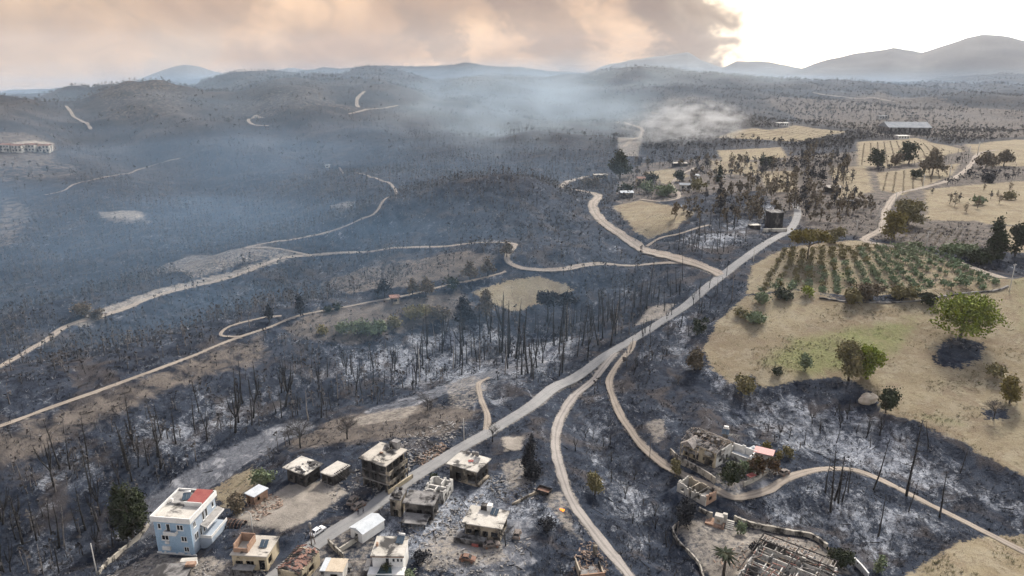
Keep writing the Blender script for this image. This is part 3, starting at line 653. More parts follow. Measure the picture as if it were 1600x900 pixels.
smoke_bank('faint blue smoke over the left hillsides', (-480, 1350, 60), (900, 620, 130), .0006, (.55, .77, 1.0), 0, 3.0, .3, .65)
smoke_bank('thin blue smoke hanging over the central burnt stand', (-90, 350, 5), (330, 190, 55), .0016, (.38, .66, 1.0), .15, 2.5, .25, .7)
smoke_bank('grey-blue smoke bank drifting in front of the hamlet', (20, 1000, 50), (250, 330, 100), .0040, (.70, .86, 1.0), .1, 3.0, .38, .68)
_s0, _s1 = gnd([985, 1150], [232, 206]); _sc = (_s0 + _s1) / 2; _sl = float(np.hypot(*(_s1 - _s0)[:2])) / 2
smoke_bank('white smoke trail from the far smouldering slope', (_sc[0], _sc[1], _sc[2] + 20), (_sl * 1.25, 60, 40), .034, (.97, .985, 1.0), math.atan2(_s1[1] - _s0[1], _s1[0] - _s0[0]), 4.2, .42, .70)
smoke_bank('low blue smoke layer lying over the far hills', (0, 2500, 10), (3300, 1650, 165), .00085, (.52, .74, 1.0), 0, 5.0, .25, .6)
smoke_bank('thin smoke over the far ridge at the centre', (330, 1900, 90), (620, 420, 110), .0018, (.80, .92, 1.0), 0, 3.0, .4, .7)
# ---------------------------------------------------------------- buildings
def cells(mb, L, h, ops, xf, th, jag=0.0, u0=0.0, seed=0):
    """a wall L long with openings (ua, ub, za, zb) left out; jag breaks its top edge"""
    rnd = random.Random(seed); us = {u0, L - u0}; zs = {-1.5, h}
    for a, b, c, d in ops: us |= {a, b}; zs |= {c, d}
    if jag:
        k = u0
        while k < L - u0: us.add(min(k, L - u0)); k += rnd.uniform(.5, 1.1)
    us = sorted(u for u in us if u0 - 1e-6 <= u <= L - u0 + 1e-6); zs = sorted(z for z in zs if z <= h)
    for a, b in zip(us, us[1:]):
        if b - a < 1e-4: continue
        run = None; cut = h - (jag * rnd.random() ** 1.5 if jag else 0)
        for c, d in zip(zs, zs[1:]):
            hole = any(o[0] - 1e-5 <= a and b <= o[1] + 1e-5 and o[2] - 1e-5 <= c and d <= o[3] + 1e-5 for o in ops)
            if hole:
                if run is not None: _wb(mb, xf, a, b, run, min(c, cut), th); run = None
            elif run is None: run = c
        if run is not None and run < cut: _wb(mb, xf, a, b, run, cut, th)
def _wb(mb, xf, a, b, c, d, th):
    if d - c < .01: return
    p = [xf(u, q, z) for z in (c, d) for u, q in ((a, 0), (b, 0), (b, th), (a, th))]
    mb.add(p, [(0, 3, 2, 1), (4, 5, 6, 7), (0, 1, 5, 4), (1, 2, 6, 5), (2, 3, 7, 6), (3, 0, 4, 7)])
def side_xf(s, w, d):
    if s == 'F': return lambda u, q, z: (-w / 2 + u, -d / 2 + q, z)
    if s == 'R': return lambda u, q, z: (w / 2 - q, -d / 2 + u, z)
    if s == 'B': return lambda u, q, z: (w / 2 - u, d / 2 - q, z)
    return lambda u, q, z: (-w / 2 + q, d / 2 - u, z)
def walls(root, w, d, h, mats, ops={}, th=.25, jag=0.0, seed=1, name='wall', hs={}):
    """four walls, each its own part; mats is one name or a dict by side"""
    for i, s in enumerate('FRBL'):
        mb = MB(); L = w if s in 'FB' else d
        cells(mb, L, hs.get(s, h), ops.get(s, []), side_xf(s, w, d), th, jag, 0 if s in 'FB' else th + .003, seed + i)
        if mb.v: mb.build(name, mats if isinstance(mats, str) else mats[s], root)
def window(root, s, w, d, u0, u1, z0, z1, leaves=2, mat='frame_white', sill=True):
    xf = side_xf(s, w, d); fr = MB(); t = .09
    for a, b, c, e in ((u0, u1, z0, z0 + t), (u0, u1, z1 - t, z1), (u0, u0 + t, z0 + t, z1 - t), (u1 - t, u1, z0 + t, z1 - t)): _wb(fr, lambda u, q, z: xf(u, q - .05, z), a, b, c, e, .14)
    for k in range(1, leaves):
        m = u0 + (u1 - u0) * k / leaves; _wb(fr, lambda u, q, z: xf(u, q - .02, z), m - .05, m + .05, z0 + t, z1 - t, .1)
    if sill: _wb(fr, lambda u, q, z: xf(u, q - .14, z), u0 - .1, u1 + .1, z0 - .1, z0 - .003, .18)
    f = fr.build('window', mat, root); p = MB(); _wb(p, lambda u, q, z: xf(u, q + .06, z), u0 + t, u1 - t, z0 + t, z1 - t, .02); p.build('pane', 'glass', f); return f
def slab(root, name, mat, x0, x1, y0, y1, z0, z1): return MB().box(x0, x1, y0, y1, z0, z1).build(name, mat, root)
def house(key, name, label, cat='house', group=None):
    b = B[key]; return thing(name, b['c'], b['rz'], label, cat, group), b['w'], b['d'], b['h']
def solar(root, x, y, z, rz=0.0, w=1.9, l=1.5, tank=True, mat='solar_glass'):
    m = Matrix.Translation((x, y, z)) @ Matrix.Rotation(rz, 4, 'Z')
    for k in (-1, 1): fr = MB(); fr.beam(m @ Vector((k * w * .4, -l / 2, .1)), m @ Vector((k * w * .4, l / 2, .95)), .06, .06); fr.beam(m @ Vector((k * w * .4, l / 2, 0)), m @ Vector((k * w * .4, l / 2, .95)), .06, .06); fr.build('panel_leg', 'frame_white', root)
    for k in (-1, 1):
        p = MB(); q = m @ Matrix.Translation((k * w * .26, 0, .60)) @ Matrix.Rotation(math.atan2(.85, l), 4, 'X'); p.box(-w * .24, w * .24, -l * .57, l * .57, 0, .07, q); p.build('solar_panel', mat, root)
    if tank:
        t_ = MB(); t_.tube([m @ Vector((-w * .4, l / 2 + .3, 1.15)), m @ Vector((w * .4, l / 2 + .3, 1.15))], [.3, .3], 10); t_.build('water_tank', 'white_paint', root, True)
def dish(root, x, y, z, r, rz=0.0, name='satellite_dish', mat='white_paint'):
    mb = MB(); n = 14; m = Matrix.Translation((x, y, z)) @ Matrix.Rotation(rz, 4, 'Z') @ Matrix.Rotation(R(48), 4, 'X')
    vs = []; fs = []
    for sgn, off in ((1, 0), (1, -.04)):
        vs.append(m @ Vector((0, 0, off - .25 * r)))
        for rr_ in (.5, 1.0):
            for j in range(n): vs.append(m @ Vector((r * rr_ * math.cos(2 * math.pi * j / n), r * rr_ * math.sin(2 * math.pi * j / n), off - .25 * r * (1 - rr_ * rr_))))
    for o in (0, 1 + 2 * n):
        for j in range(n):
            k = (j + 1) % n; t3 = (o, o + 1 + j, o + 1 + k); q4 = (o + 1 + j, o + 1 + n + j, o + 1 + n + k, o + 1 + k)
            fs += [t3, q4] if o == 0 else [t3[::-1], q4[::-1]]
    mb.add(vs, fs); mb.tube([(x, y, z - 1.0), (x, y, z - .2)], [.05, .05], 6); mb.tube([m @ Vector((0, -r * .9, -.05)), m @ Vector((0, 0, r * .55))], [.03, .03], 4)
    return mb.build(name, mat, root, True)

# --- the intact blue house
h_, w, d, h = house('blue', 'apartment_house', 'intact blue three-storey house with white parapet and red patch on its roof')
opsF = [(.10 * w, .19 * w, 6.9, 8.4), (.33 * w, .44 * w, 6.3, 8.5), (.62 * w, .80 * w, 6.9, 8.4), (.16 * w, .36 * w, 3.8, 5.2), (.70 * w, .86 * w, 3.8, 5.2), (.74 * w, .88 * w, .9, 2.3)]
opsR = [(.10 * d, .20 * d, 6.9, 8.4), (.45 * d, .54 * d, 6.2, 8.6), (.57 * d, .66 * d, 6.2, 8.6), (.84 * d, .93 * d, 6.9, 8.4), (.10 * d, .24 * d, 3.3, 5.2), (.30 * d, .38 * d, 3.0, 5.2), (.43 * d, .51 * d, 3.0, 5.2), (.86 * d, .94 * d, 4.0, 5.2)]
opsL = [(.3 * d, .4 * d, 6.9, 8.4), (.6 * d, .7 * d, 6.3, 8.5), (.6 * d, .7 * d, 3.2, 5.4)]
walls(h_, w, d, 9.3, dict(F='blue_paint', R='grey_blue_paint', B='grey_blue_paint', L='blue_paint'), dict(F=opsF, R=opsR, L=opsL), .3)
for s, oo in (('F', opsF), ('R', opsR), ('L', opsL)):
    for a, b, c, e in oo: window(h_, s, w, d, a, b, c, e, 2 if b - a > 1.1 else 1)
for z in (3.0, 6.1): slab(h_, 'floor', 'grey_concrete', -w / 2 + .35, w / 2 - .35, -d / 2 + .35, d / 2 - .35, z - .2, z)
slab(h_, 'roof', 'roof_concrete', -w / 2 - .25, w / 2 + .25, -d / 2 - .25, d / 2 + .25, 9.303, 9.6)
mb = MB(); a, b = w / 2 + .45, d / 2 + .45
for q in ((-a, a, -b, -b + .3), (-a, a, b - .3, b), (-a, -a + .3, -b + .303, b - .303), (a - .3, a, -b + .303, b - .303)): mb.box(*q, 9.15, 10.6)
mb.build('parapet', 'white_paint', h_)
slab(h_, 'terrace_deck', 'cream_concrete', -w / 2, w / 2, -d / 2, .02 * d, 9.603, 9.75)
mb = MB(); mb.box(-w / 2, w / 2, .02 * d + .003, d / 2 + .1, 9.603, 10.15); mb.build('upper_deck', 'grey_concrete', h_)
mb = MB(); mb.add([(.02 * w, .06 * d, 10.35), (w / 2, .06 * d, 10.35), (w / 2, d / 2, 11.0), (.02 * w, d / 2, 11.0), (.02 * w, .06 * d, 10.25), (w / 2, .06 * d, 10.25), (w / 2, d / 2, 10.9), (.02 * w, d / 2, 10.9)], [(0, 1, 2, 3), (7, 6, 5, 4), (0, 4, 5, 1), (1, 5, 6, 2), (2, 6, 7, 3), (3, 7, 4, 0)]); tag(mb.build('sheet_roof', 'red_sheet', h_), 'dark red sheet covering one corner of the roof')
slab(h_, 'divider_wall', 'white_paint', .0 * w, w / 2 - .05, .02 * d - .2, .02 * d - .003, 9.753, 10.9)
solar(h_, -.08 * w, .22 * d, 10.15, .3, 1.9, 1.8)
mb = MB(); mb.box(-.42 * w, -.36 * w, .05 * d, .1 * d, 10.15, 11.0); mb.build('chimney', 'white_paint', h_)
mb = MB(); mb.box(-.20 * w, .14 * w, -d / 2 - 1.1, -d / 2 - .003, 5.95, 6.1)
for q in ((-.20 * w, .14 * w, -d / 2 - 1.1, -d / 2 - 1.0), (-.20 * w, -.20 * w + .1, -d / 2 - .997, -d / 2 - .003), (.14 * w - .1, .14 * w, -d / 2 - .997, -d / 2 - .003)): mb.box(*q, 6.103, 6.9)
mb.build('balcony', 'white_paint', h_)
for z in (3.0, 6.0):
    mb = MB(); mb.box(-w / 2 - 1.3, -w / 2 - .003, -.2 * d, .25 * d, z, z + .15); mb.box(-w / 2 - 1.3, -w / 2 - 1.2, -.2 * d, .25 * d, z + .153, z + .95); mb.build('balcony', 'white_paint', h_)
mb = MB(); y0, y1 = -.16 * d, d / 2 + .6
mb.add([(w / 2 + .003, y0, 6.0), (w / 2 + 1.7, y0, 5.3), (w / 2 + 1.7, y1, 5.3), (w / 2 + .003, y1, 6.0), (w / 2 + .003, y0, 5.85), (w / 2 + 1.7, y0, 5.15), (w / 2 + 1.7, y1, 5.15), (w / 2 + .003, y1, 5.85)], [(0, 1, 2, 3), (7, 6, 5, 4), (0, 4, 5, 1), (1, 5, 6, 2), (2, 6, 7, 3), (3, 7, 4, 0)]); mb.build('awning', 'grey_concrete', h_)
slab(h_, 'awning_fascia', 'white_paint', w / 2 + 1.703, w / 2 + 1.8, y0, y1, 4.9, 5.35)
mb = MB(); mb.box(w / 2 + .003, w / 2 + 3.2, -.25 * d, .42 * d, -1, 3.0); mb.build('entry_terrace', 'grey_blue_paint', h_)
mb = MB(); mb.box(w / 2 + 3.05, w / 2 + 3.2, -.25 * d, .42 * d, 3.003, 3.8); mb.box(w / 2 + .4, w / 2 + 3.047, -.25 * d, -.25 * d + .15, 3.003, 3.8); mb.build('terrace_wall', 'white_paint', h_)
slab(h_, 'air_conditioner', 'white_paint', .16 * w - w / 2, .38 * w - w / 2, -d / 2 - .45, -d / 2 - .01, 1.2, 2.2); slab(h_, 'air_conditioner', 'white_paint', .26 * w - w / 2, .36 * w - w / 2, -d / 2 - .4, -d / 2 - .01, 3.0, 3.6)
mb = MB(); rnd = random.Random(3)
u = -w / 2 - .2
while u < w / 2: e = rnd.uniform(.4, 1.0); mb.box(u, u + e, -d / 2 - .25, -d / 2 - .003, -1, rnd.uniform(.1, .7)); u += e + .003
mb.build('plinth', 'white_paint', h_)

# --- burnt houses with flat slabs
def burnt_house(key, name, label, wallmat, roofmat, ops, oh=.5, th=.28, roof_t=.25, floor=None, cat='house'):
    r, w, d, h = house(key, name, label, cat); w2, d2 = w - 2 * oh, d - 2 * oh
    walls(r, w2, d2, h - roof_t - .003, wallmat, {s: [(a * (w2 if s in 'FB' else d2), b * (w2 if s in 'FB' else d2), c, e) for a, b, c, e in o] for s, o in ops.items()}, th)
    slab(r, 'roof', roofmat, -w / 2, w / 2, -d / 2, d / 2, h - roof_t, h)
    if floor: slab(r, 'floor', 'charred_concrete', -w2 / 2 + th, w2 / 2 - th, -d2 / 2 + th, d2 / 2 - th, floor - .2, floor)
    mb = MB(); mb.box(-w2 / 2 + th, w2 / 2 - th, -.12, .12, -1, h - roof_t - .01); mb.box(-.12, .12, -d2 / 2 + th, -.123, -1, h - roof_t - .01); mb.build('inner_wall', 'burnt_wall', r)
    return r, w, d, h, w2, d2
O3F = [(.06, .26, .1, 2.2), (.36, .62, .1, 2.3), (.70, .94, .1, 2.3), (.08, .28, 3.3, 5.0), (.40, .62, 3.0, 5.0), (.72, .94, 3.0, 5.1), (.08, .24, 6.2, 7.8), (.42, .62, 5.9, 7.9), (.74, .95, 5.9, 7.9)]
O3R = [(.06, .3, .1, 2.3), (.4, .66, .1, 2.3), (.74, .94, .1, 2.3), (.06, .3, 3.0, 5.1), (.4, .66, 3.0, 5.1), (.74, .94, 3.0, 5.1), (.06, .3, 5.9, 8.0), (.4, .66, 5.9, 8.0), (.74, .94, 5.9, 8.0)]
r, w, d, h, w2, d2 = burnt_house('three', 'burnt_apartment_house', 'blackened three-storey concrete house with balconies beside the paved road', dict(F='burnt_wall', R='sooty_tan', B='burnt_wall', L='burnt_wall'), 'roof_concrete', dict(F=O3F, R=O3R), .6, roof_t=.3)
for z in (2.8, 5.7): slab(r, 'floor', 'charred_concrete', -w2 / 2 - .01, w2 / 2 + .9, -d2 / 2 - .12, d2 / 2, z - .22, z)
for z in (2.8, 5.7):
    mb = MB(); mb.box(w2 / 2 + .95, w2 / 2 + 1.1, -d2 / 2, d2 / 2, z - .3, z + .85); mb.box(w2 / 2 + .003, w2 / 2 + .947, -d2 / 2, -d2 / 2 + .12, z, z + .85); mb.build('balcony_wall', 'sooty_tan', r)
for y in (-d2 / 2 + .2, 0, d2 / 2 - .2): slab(r, 'column', 'burnt_wall', w2 / 2 + .65, w2 / 2 + .9, y - .12, y + .12, -1, 8.3)
slab(r, 'stair_tower', 'charred_concrete', .06 * w, .26 * w, .34 * d, .5 * d - .1, h, h + 2.2); slab(r, 'stair_roof', 'charred_concrete', .04 * w, .28 * w, .32 * d, .5 * d, h + 2.2, h + 2.4)
mb = MB(); mb.tube([(-.05 * w, .42 * d, h), (-.05 * w, .42 * d, h + 1.5)], [.5, .5], 10); mb.build('water_tank', 'charred_concrete', r, True)
solar(r, -.06 * w, .22 * d, h, .2, 1.6, 1.4, False, 'grey_concrete')
for x in (.16, .27, .36): dish(r, x * w, -.42 * d + .6 * x, h + .6, .55, 2.8)
slab(r, 'roof_debris', 'brick_orange', -.1 * w, .0 * w, -.05 * d, .02 * d, h, h + .35)
OH = dict(F=[(.1, .3, .9, 2.3), (.42, .58, .1, 2.4), (.7, .9, .9, 2.3)], R=[(.15, .35, .9, 2.3), (.6, .85, .9, 2.3)], L=[(.3, .6, .9, 2.3)])
r, w, d, h, w2, d2 = burnt_house('left1', 'burnt_house', 'burnt bungalow with a pale sagging roof slab, left of the three-storey ruin', 'burnt_wall', 'cream_concrete', OH, .8)
mb = MB(); rnd = random.Random(5)
for k in range(26): x, y = rnd.uniform(-.05, .45) * w, rnd.uniform(-.45, .3) * d; s = rnd.uniform(.15, .5); mb.box(x - s, x + s, y - s * .7, y + s * .7, h + .003, h + rnd.uniform(.1, .5), Matrix.Rotation(.003 * k, 4, 'Z'))
tag(mb.build('roof_debris', 'charred_concrete', r), kind='stuff'); dish(r, .3 * w, -.3 * d, h + .7, .7, 2.7)
r, w, d, h, w2, d2 = burnt_house('left2', 'burnt_annex', 'low burnt annex with a cream slab and fallen rafters beside the pale bungalow', 'burnt_wall', 'cream_concrete', dict(F=[(.1, .4, .1, 2.2), (.55, .9, .1, 2.2)]), .3, cat='annex')
for k in range(9):
    mb = MB(); y = (-.3 + .09 * k) * d; mb.beam((w * .35, y, h + .2), (w * .35 + 3.4, y + rnd.uniform(-.6, .9), h - rnd.uniform(.2, 1.6)), .14, .18); mb.build('rafter', 'charred_wood', r)
r, w, d, h, w2, d2 = burnt_house('slab', 'burnt_house', 'burnt house with whitish overhanging roof slab just right of the paved road', dict(F='sooty_tan', R='burnt_wall', B='burnt_wall', L='sooty_tan'), 'cream_concrete', dict(F=[(.22, .42, .1, 2.9), (.66, .95, .4, 3.2)], R=[(.08, .3, .9, 2.6), (.4, .6, .9, 2.6), (.72, .92, .9, 2.6)]), .7, floor=.6)
for k, (x, y, s) in enumerate(((-.2, .42, .7), (-.05, .45, .5), (.08, .44, .6))): slab(r, 'roof_block', 'charred_concrete', x * w - s, x * w + s * .6, y * d - .5, y * d + .1, h, h + .9 + .2 * k)
m = Matrix.Rotation(.5, 4, 'Z'); mb = MB(); mb.box(-.02 * w, .14 * w, -.08 * d, .06 * d, h + .003, h + .12, m); mb.build('red_mat', 'red_sheet', r); solar(r, .22 * w, .08 * d, h, .1, 1.7, 1.5, False, 'grey_concrete'); dish(r, .08 * w, .02 * d, h + .8, .35, 2.6)
slab(r, 'porch_wall', 'sooty_tan', w2 / 2 + .003, w2 / 2 + .9, -.4 * d, .3 * d, -1, .7)
r, w, d, h, w2, d2 = burnt_house('terrace', 'burnt_house', 'burnt house with clean cream roof slab and a white box on the roof', 'sooty_tan', 'cream_concrete', dict(F=[(.04, .2, .9, 2.3), (.28, .4, .1, 2.4), (.5, .66, .9, 2.3), (.74, .93, .9, 2.4)], R=[(.1, .35, .9, 2.3), (.55, .9, .5, 2.4)]), .6)
slab(r, 'roof_box', 'white_paint', -.04 * w, .08 * w, .28 * d, .46 * d, h, h + 1.7); slab(r, 'roof_box', 'burnt_wall', -.20 * w, -.045 * w, .30 * d, .5 * d, h, h + 1.3); solar(r, .17 * w, .22 * d, h, -.1, 1.9, 1.7, False)
slab(r, 'terrace', 'charred_concrete', -.62 * w, .12 * w, -d / 2 - 2.6, -d2 / 2 - .31, -1, .9); mb = MB(); mb.box(-.62 * w, .12 * w, -d / 2 - 2.6, -d / 2 - 2.45, .903, 1.6); mb.build('terrace_wall', 'charred_concrete', r)
slab(r, 'fallen_sheet', 'red_sheet', -.16 * w, .0 * w, -d / 2 - 2.9, -d / 2 - 2.65, -.2, .8); dish(r, -.2 * w, -.1 * d, h + .7, .3, 2.9)
r, w, d, h, w2, d2 = burnt_house('gable', 'burnt_house', 'grey-roofed burnt house with a charred porch on posts, in the middle of the village', 'burnt_wall', 'charred_concrete', dict(F=[(.06, .3, .9, 2.6), (.42, .6, .3, 2.7), (.72, .92, .9, 2.6)], R=[(.2, .5, .9, 2.5)]), .5)
mb = MB(); mb.box(-.4 * w, .38 * w, -d / 2 - 4.4, -d / 2 - .003, 1.9, 2.1); mb.build('porch_roof', 'charred_concrete', r)
for x in (-.38, -.1, .34):
    for y in (-d / 2 - 4.2, -d / 2 - .4): slab(r, 'post', 'charred_wood', x * w - .1, x * w + .1, y - .1, y + .1, -1.5, 1.897)
slab(r, 'chimney', 'burnt_wall', .38 * w, .43 * w, -.1 * d, .06 * d, h, h + 1.0)
r, w, d, h, w2, d2 = burnt_house('gable2', 'burnt_tower_house', 'narrow blackened two-storey house with arched dark doorway against the grey-roofed house', 'sooty_tan', 'charred_concrete', dict(F=[(.3, .7, .1, 2.0), (.2, .5, 2.9, 4.2)], L=[(.3, .6, 2.8, 4.2)]), .2)
mb = MB(); rnd = random.Random(9)
for k in range(14): x, y = rnd.uniform(-.4, .4) * w, rnd.uniform(-.4, .4) * d; mb.box(x - .4, x + .4, y - .3, y + .3, h, h + rnd.uniform(.2, .8))
tag(mb.build('roof_debris', 'burnt_wall', r), kind='stuff')
r, w, d, h = house('roofless', 'roofless_ruin', 'roofless white-walled ruin open to the sky between two burnt houses', 'ruin')
walls(r, w, d, h, 'sooty_white', dict(F=[(.1 * w, .3 * w, 1, 2.5), (.6 * w, .8 * w, .2, 2.5)], R=[(.2 * d, .4 * d, 1, 2.4), (.6 * d, .8 * d, 1, 2.4)]), .35, jag=1.3, seed=4)
mb = MB(); rnd = random.Random(2)
for x0, x1, y0, y1 in ((-w / 2 + .36, w / 2 - .36, -.03 * d, .03 * d), (-.05 * w, .0 * w, -d / 2 + .36, -.031 * d), (.1 * w, .15 * w, .031 * d, d / 2 - .36)): mb.box(x0, x1, y0, y1, -1, h - rnd.uniform(.2, 1.0))
mb.build('inner_wall', 'sooty_white', r)
# --- house with the brick room on its roof
r, w, d, h, w2, d2 = burnt_house('brickroom', 'burnt_house', 'burnt tan house with a roofless orange brick room on its roof, near the street lamp', dict(F='tan_wall', R='tan_wall', B='sooty_tan', L='sooty_tan'), 'roof_concrete', dict(F=[(.08, .3, .8, 2.4), (.40, .62, .1, 2.5), (.76, .94, .1, 2.9)], R=[(.12, .42, .9, 2.8)]), .3)
q = MB(); a, b_, c_, e_ = -.44 * w, -.05 * w, -.38 * d, .2 * d
for bx in ((a, b_, c_, c_ + .2, 1.1), (a, b_, e_ - .2, e_, 2.2), (a, a + .2, c_ + .203, e_ - .203, 2.0), (b_ - .2, b_, c_ + .203, e_ - .203, 1.9)): q.box(bx[0], bx[1], bx[2], bx[3], h, h + bx[4])
q.build('brick_room', 'brick_orange', r); solar(r, .25 * w, .0 * d, h, .05, 1.8, 1.8, False)
slab(r, 'porch_roof', 'charred_concrete', -.38 * w, .18 * w, -d / 2 - 1.9, -d / 2 - .01, 1.6, 1.8)
for x in (-.36, .16): slab(r, 'post', 'charred_wood', x * w - .1, x * w + .1, -d / 2 - 1.8, -d / 2 - 1.6, -1.5, 1.597)
# --- house whose roof burnt down to the rafters
r, w, d, h = house('rafters', 'burnt_house', 'yellow-walled house at the lower edge with a burnt-through tile roof', 'house')
walls(r, w, d, h - .4, 'tan_wall', dict(F=[(.15 * w, .4 * w, .9, 2.3), (.6 * w, .85 * w, .9, 2.3)], R=[(.1 * d, .3 * d, 1.2, 2.4), (.45 * d, .7 * d, .9, 2.4)]), .3)
slab(r, 'ceiling', 'charred_concrete', -w / 2 + .31, w / 2 - .31, -d / 2 + .31, d / 2 - .31, h - .9, h - .6)
rnd = random.Random(12)
for k in range(13):
    y = -d / 2 + d * k / 12
    for s in (-1, 1):
        if rnd.random() < .12: continue
        mb = MB(); mb.beam((s * (w / 2 + .3), y, h - .3), (s * .15, y + rnd.uniform(-.2, .2), h + .9 - rnd.uniform(0, .5)), .13, .16); mb.build('rafter', rnd.choice(['charred_wood', 'red_rafter', 'red_rafter']), r)
for x in (-.45, -.2, .2, .45): mb = MB(); mb.beam((x * w, -d / 2 - .2, h + .55 - abs(x) * 1.9), (x * w, d / 2 + .2, h + .55 - abs(x) * 1.9), .1, .1); mb.build('purlin', 'charred_wood', r)
for k in range(46):
    s = rnd.choice((-1, 1)); u = rnd.uniform(.05, .48); y = rnd.uniform(-.48, .48) * d; z = h + 1.0 - u * 2.5
    mb = MB(); mb.box(-.28, .28, -.35, .35, 0, .06, Matrix.Translation((s * u * w, y, z)) @ Matrix.Rotation(s * .42, 4, 'Y') @ Matrix.Rotation(rnd.uniform(-.5, .5), 4, 'Z')); mb.build('roof_tile', 'clay_tile', r)
# --- sheds, barn
r, w, d, h = house('shed', 'shed', 'small shed with a white flat roof and brick-red walls on the sandy yard', 'shed')
walls(r, w - .5, d - .5, h - .2, 'brick_orange', dict(F=[(.5, 1.4, .1, 2.1)], R=[(1, 1.9, 1, 2)]), .2); slab(r, 'roof', 'white_sheet', -w / 2, w / 2, -d / 2, d / 2, h - .197, h)
r, w, d, h = house('tanshed', 'shed', 'shed with a tan corrugated roof and a pale strip at the lower edge', 'shed')
walls(r, w - .4, d - .3, h - .25, 'sooty_white', dict(F=[(.4 * w, .7 * w, .1, 2.1)]), .2)
slab(r, 'roof_strip', 'white_sheet', -w / 2, -.26 * w, -d / 2, d / 2, h - .2, h + .02)
for k in range(9): x = -.255 * w + k * .083 * w; slab(r, 'roof_sheet', 'tan_sheet', x, x + .079 * w, -d / 2, d / 2, h - .2, h - .05 + .06 * (k % 2))
r, w, d, h = house('barn', 'metal_barn', 'white metal barn with a low curved roof beside the road', 'barn')
walls(r, w - .2, d - .2, h - 1.0, 'white_paint', dict(F=[(.35 * w, .62 * w, .05, 2.0)]), .15)
prof = [((w / 2 + .3) * (1 - k / 5), 1.5 * (1 - abs(1 - k / 5)) + .25) for k in range(11)]
mb = MB(); vs = []; fs = []
for y in (-d / 2, d / 2): vs += [(x, y, h - 1.0 + z * .55) for x, z in prof]
fs += [(k, k + 11, k + 12, k + 1) for k in range(10)]; mb.add(vs, fs); mb.add(vs, [tuple(range(0, 11)), tuple(range(21, 10, -1))]); mb.build('roof', 'white_sheet', r)
# --- cream roofed house
r, w, d, h = house('cream', 'house', 'intact white house with cream flat roof and solar panel at the lower edge', 'house')
w2, d2 = w - .6, d - .6
OC = [(.1 * w2, .2 * w2, .2, 2.1), (.42 * w2, .55 * w2, 3.1, 5.0), (.64 * w2, .74 * w2, 3.9, 4.9), (.78 * w2, .88 * w2, 3.9, 4.9), (.9 * w2, .98 * w2, 3.9, 4.9)]
walls(r, w2, d2, h - .3, 'white_paint', dict(F=OC), .25)
for a, b_, c_, e_ in OC: window(r, 'F', w2, d2, a, b_, c_, e_, 1)
slab(r, 'roof', 'cream_concrete', -w / 2, w / 2, -d / 2, d / 2, h - .297, h); slab(r, 'eave_band', 'brick_orange', -w / 2, w / 2, -d / 2 - .06, -d / 2 - .003, h - .45, h - .25)
solar(r, .28 * w, .22 * d, h, -.15, 1.8, 1.8); slab(r, 'porch', 'white_paint', -w / 2 - .4, w / 2 + .2, -d2 / 2 - 2.6, -d2 / 2 - .003, -1, 2.6)
mb = MB(); mb.add([(-.35 * w, -d / 2 - 3.5, 2.0), (.22 * w, -d / 2 - 3.2, 2.0), (.12 * w, -d / 2 - .6, 3.2), (-.2 * w, -d / 2 - .6, 3.2)], [(0, 1, 2, 3)]); mb.add([(-.35 * w, -d / 2 - 3.5, 1.95), (.22 * w, -d / 2 - 3.2, 1.95), (.12 * w, -d / 2 - .6, 3.15), (-.2 * w, -d / 2 - .6, 3.15)], [(3, 2, 1, 0)]); mb.build('awning', 'teal_cloth', r)
slab(r, 'chimney', 'brick_orange', -.42 * w, -.36 * w, -.05 * d, .05 * d, h, h + .8); slab(r, 'side_roof', 'cream_concrete', -w / 2 - 1.5, -w / 2 - .41, -d / 2 - 1.2, -.1 * d, 2.6, 2.8)
# --- villa with burnt timber roof
r, w, d, h = house('villa', 'burnt_villa', 'burnt two-storey villa with exposed roof timbers inside a cream garden wall', 'villa')
hv = h - 1.2
walls(r, w * .94, d * .94, hv, dict(F='tan_wall', R='sooty_white', B='sooty_tan', L='sooty_tan'), dict(F=[(.05 * w, .2 * w, .2, 2.2), (.3 * w, .46 * w, .2, 2.3), (.05 * w, .2 * w, 2.9, 4.4), (.28 * w, .46 * w, 2.9, 4.6), (.58 * w, .64 * w, .9, 2.2), (.76 * w, .86 * w, .1, 2.2), (.60 * w, .84 * w, 2.9, 4.5)], R=[(.2 * d, .4 * d, .9, 2.2), (.6 * d, .75 * d, .9, 2.2), (.3 * d, .5 * d, 3, 4.4)], L=[(.2 * d, .5 * d, 3, 4.4)]), .3)
slab(r, 'floor', 'charred_concrete', -w * .46, w * .46, -d * .46, d * .46, 2.5, 2.75); slab(r, 'balcony', 'charred_concrete', -w * .48, 0, -d * .47 - 1.6, -d * .47 - .01, 2.5, 2.75)
for x in (-.46, -.24, -.02): slab(r, 'column', 'sooty_tan', x * w - .15, x * w + .15, -d * .47 - 1.5, -d * .47 - 1.2, -1, hv)
rnd = random.Random(21); rz_ = h + .9
def roof_z(y): return hv + .15 + (rz_ - hv) * (1 - abs(y) / (d * .55))
for k in range(19):
    x = -w / 2 + w * k / 18
    for s in (-1, 1):
        if rnd.random() < .08: continue
        drop = rnd.uniform(0, .6) * (rnd.random() < .4); mb = MB(); mb.beam((x, s * d * .54, roof_z(d * .54)), (x + rnd.uniform(-.3, .3), s * .1, rz_ - drop), .15, .18); mb.build('rafter', rnd.choice(['grey_rafter', 'grey_rafter', 'charred_wood', 'scorched_timber']), r)
for y in (-.5, -.38, -.25, -.12, 0, .12, .25, .38, .5): mb = MB(); mb.beam((-w * .52, y * d, roof_z(y * d) + .15), (w * .52 * rnd.uniform(.7, 1), y * d, roof_z(y * d) + .15), .12, .12); mb.build('purlin', rnd.choice(['grey_rafter', 'scorched_timber']), r)
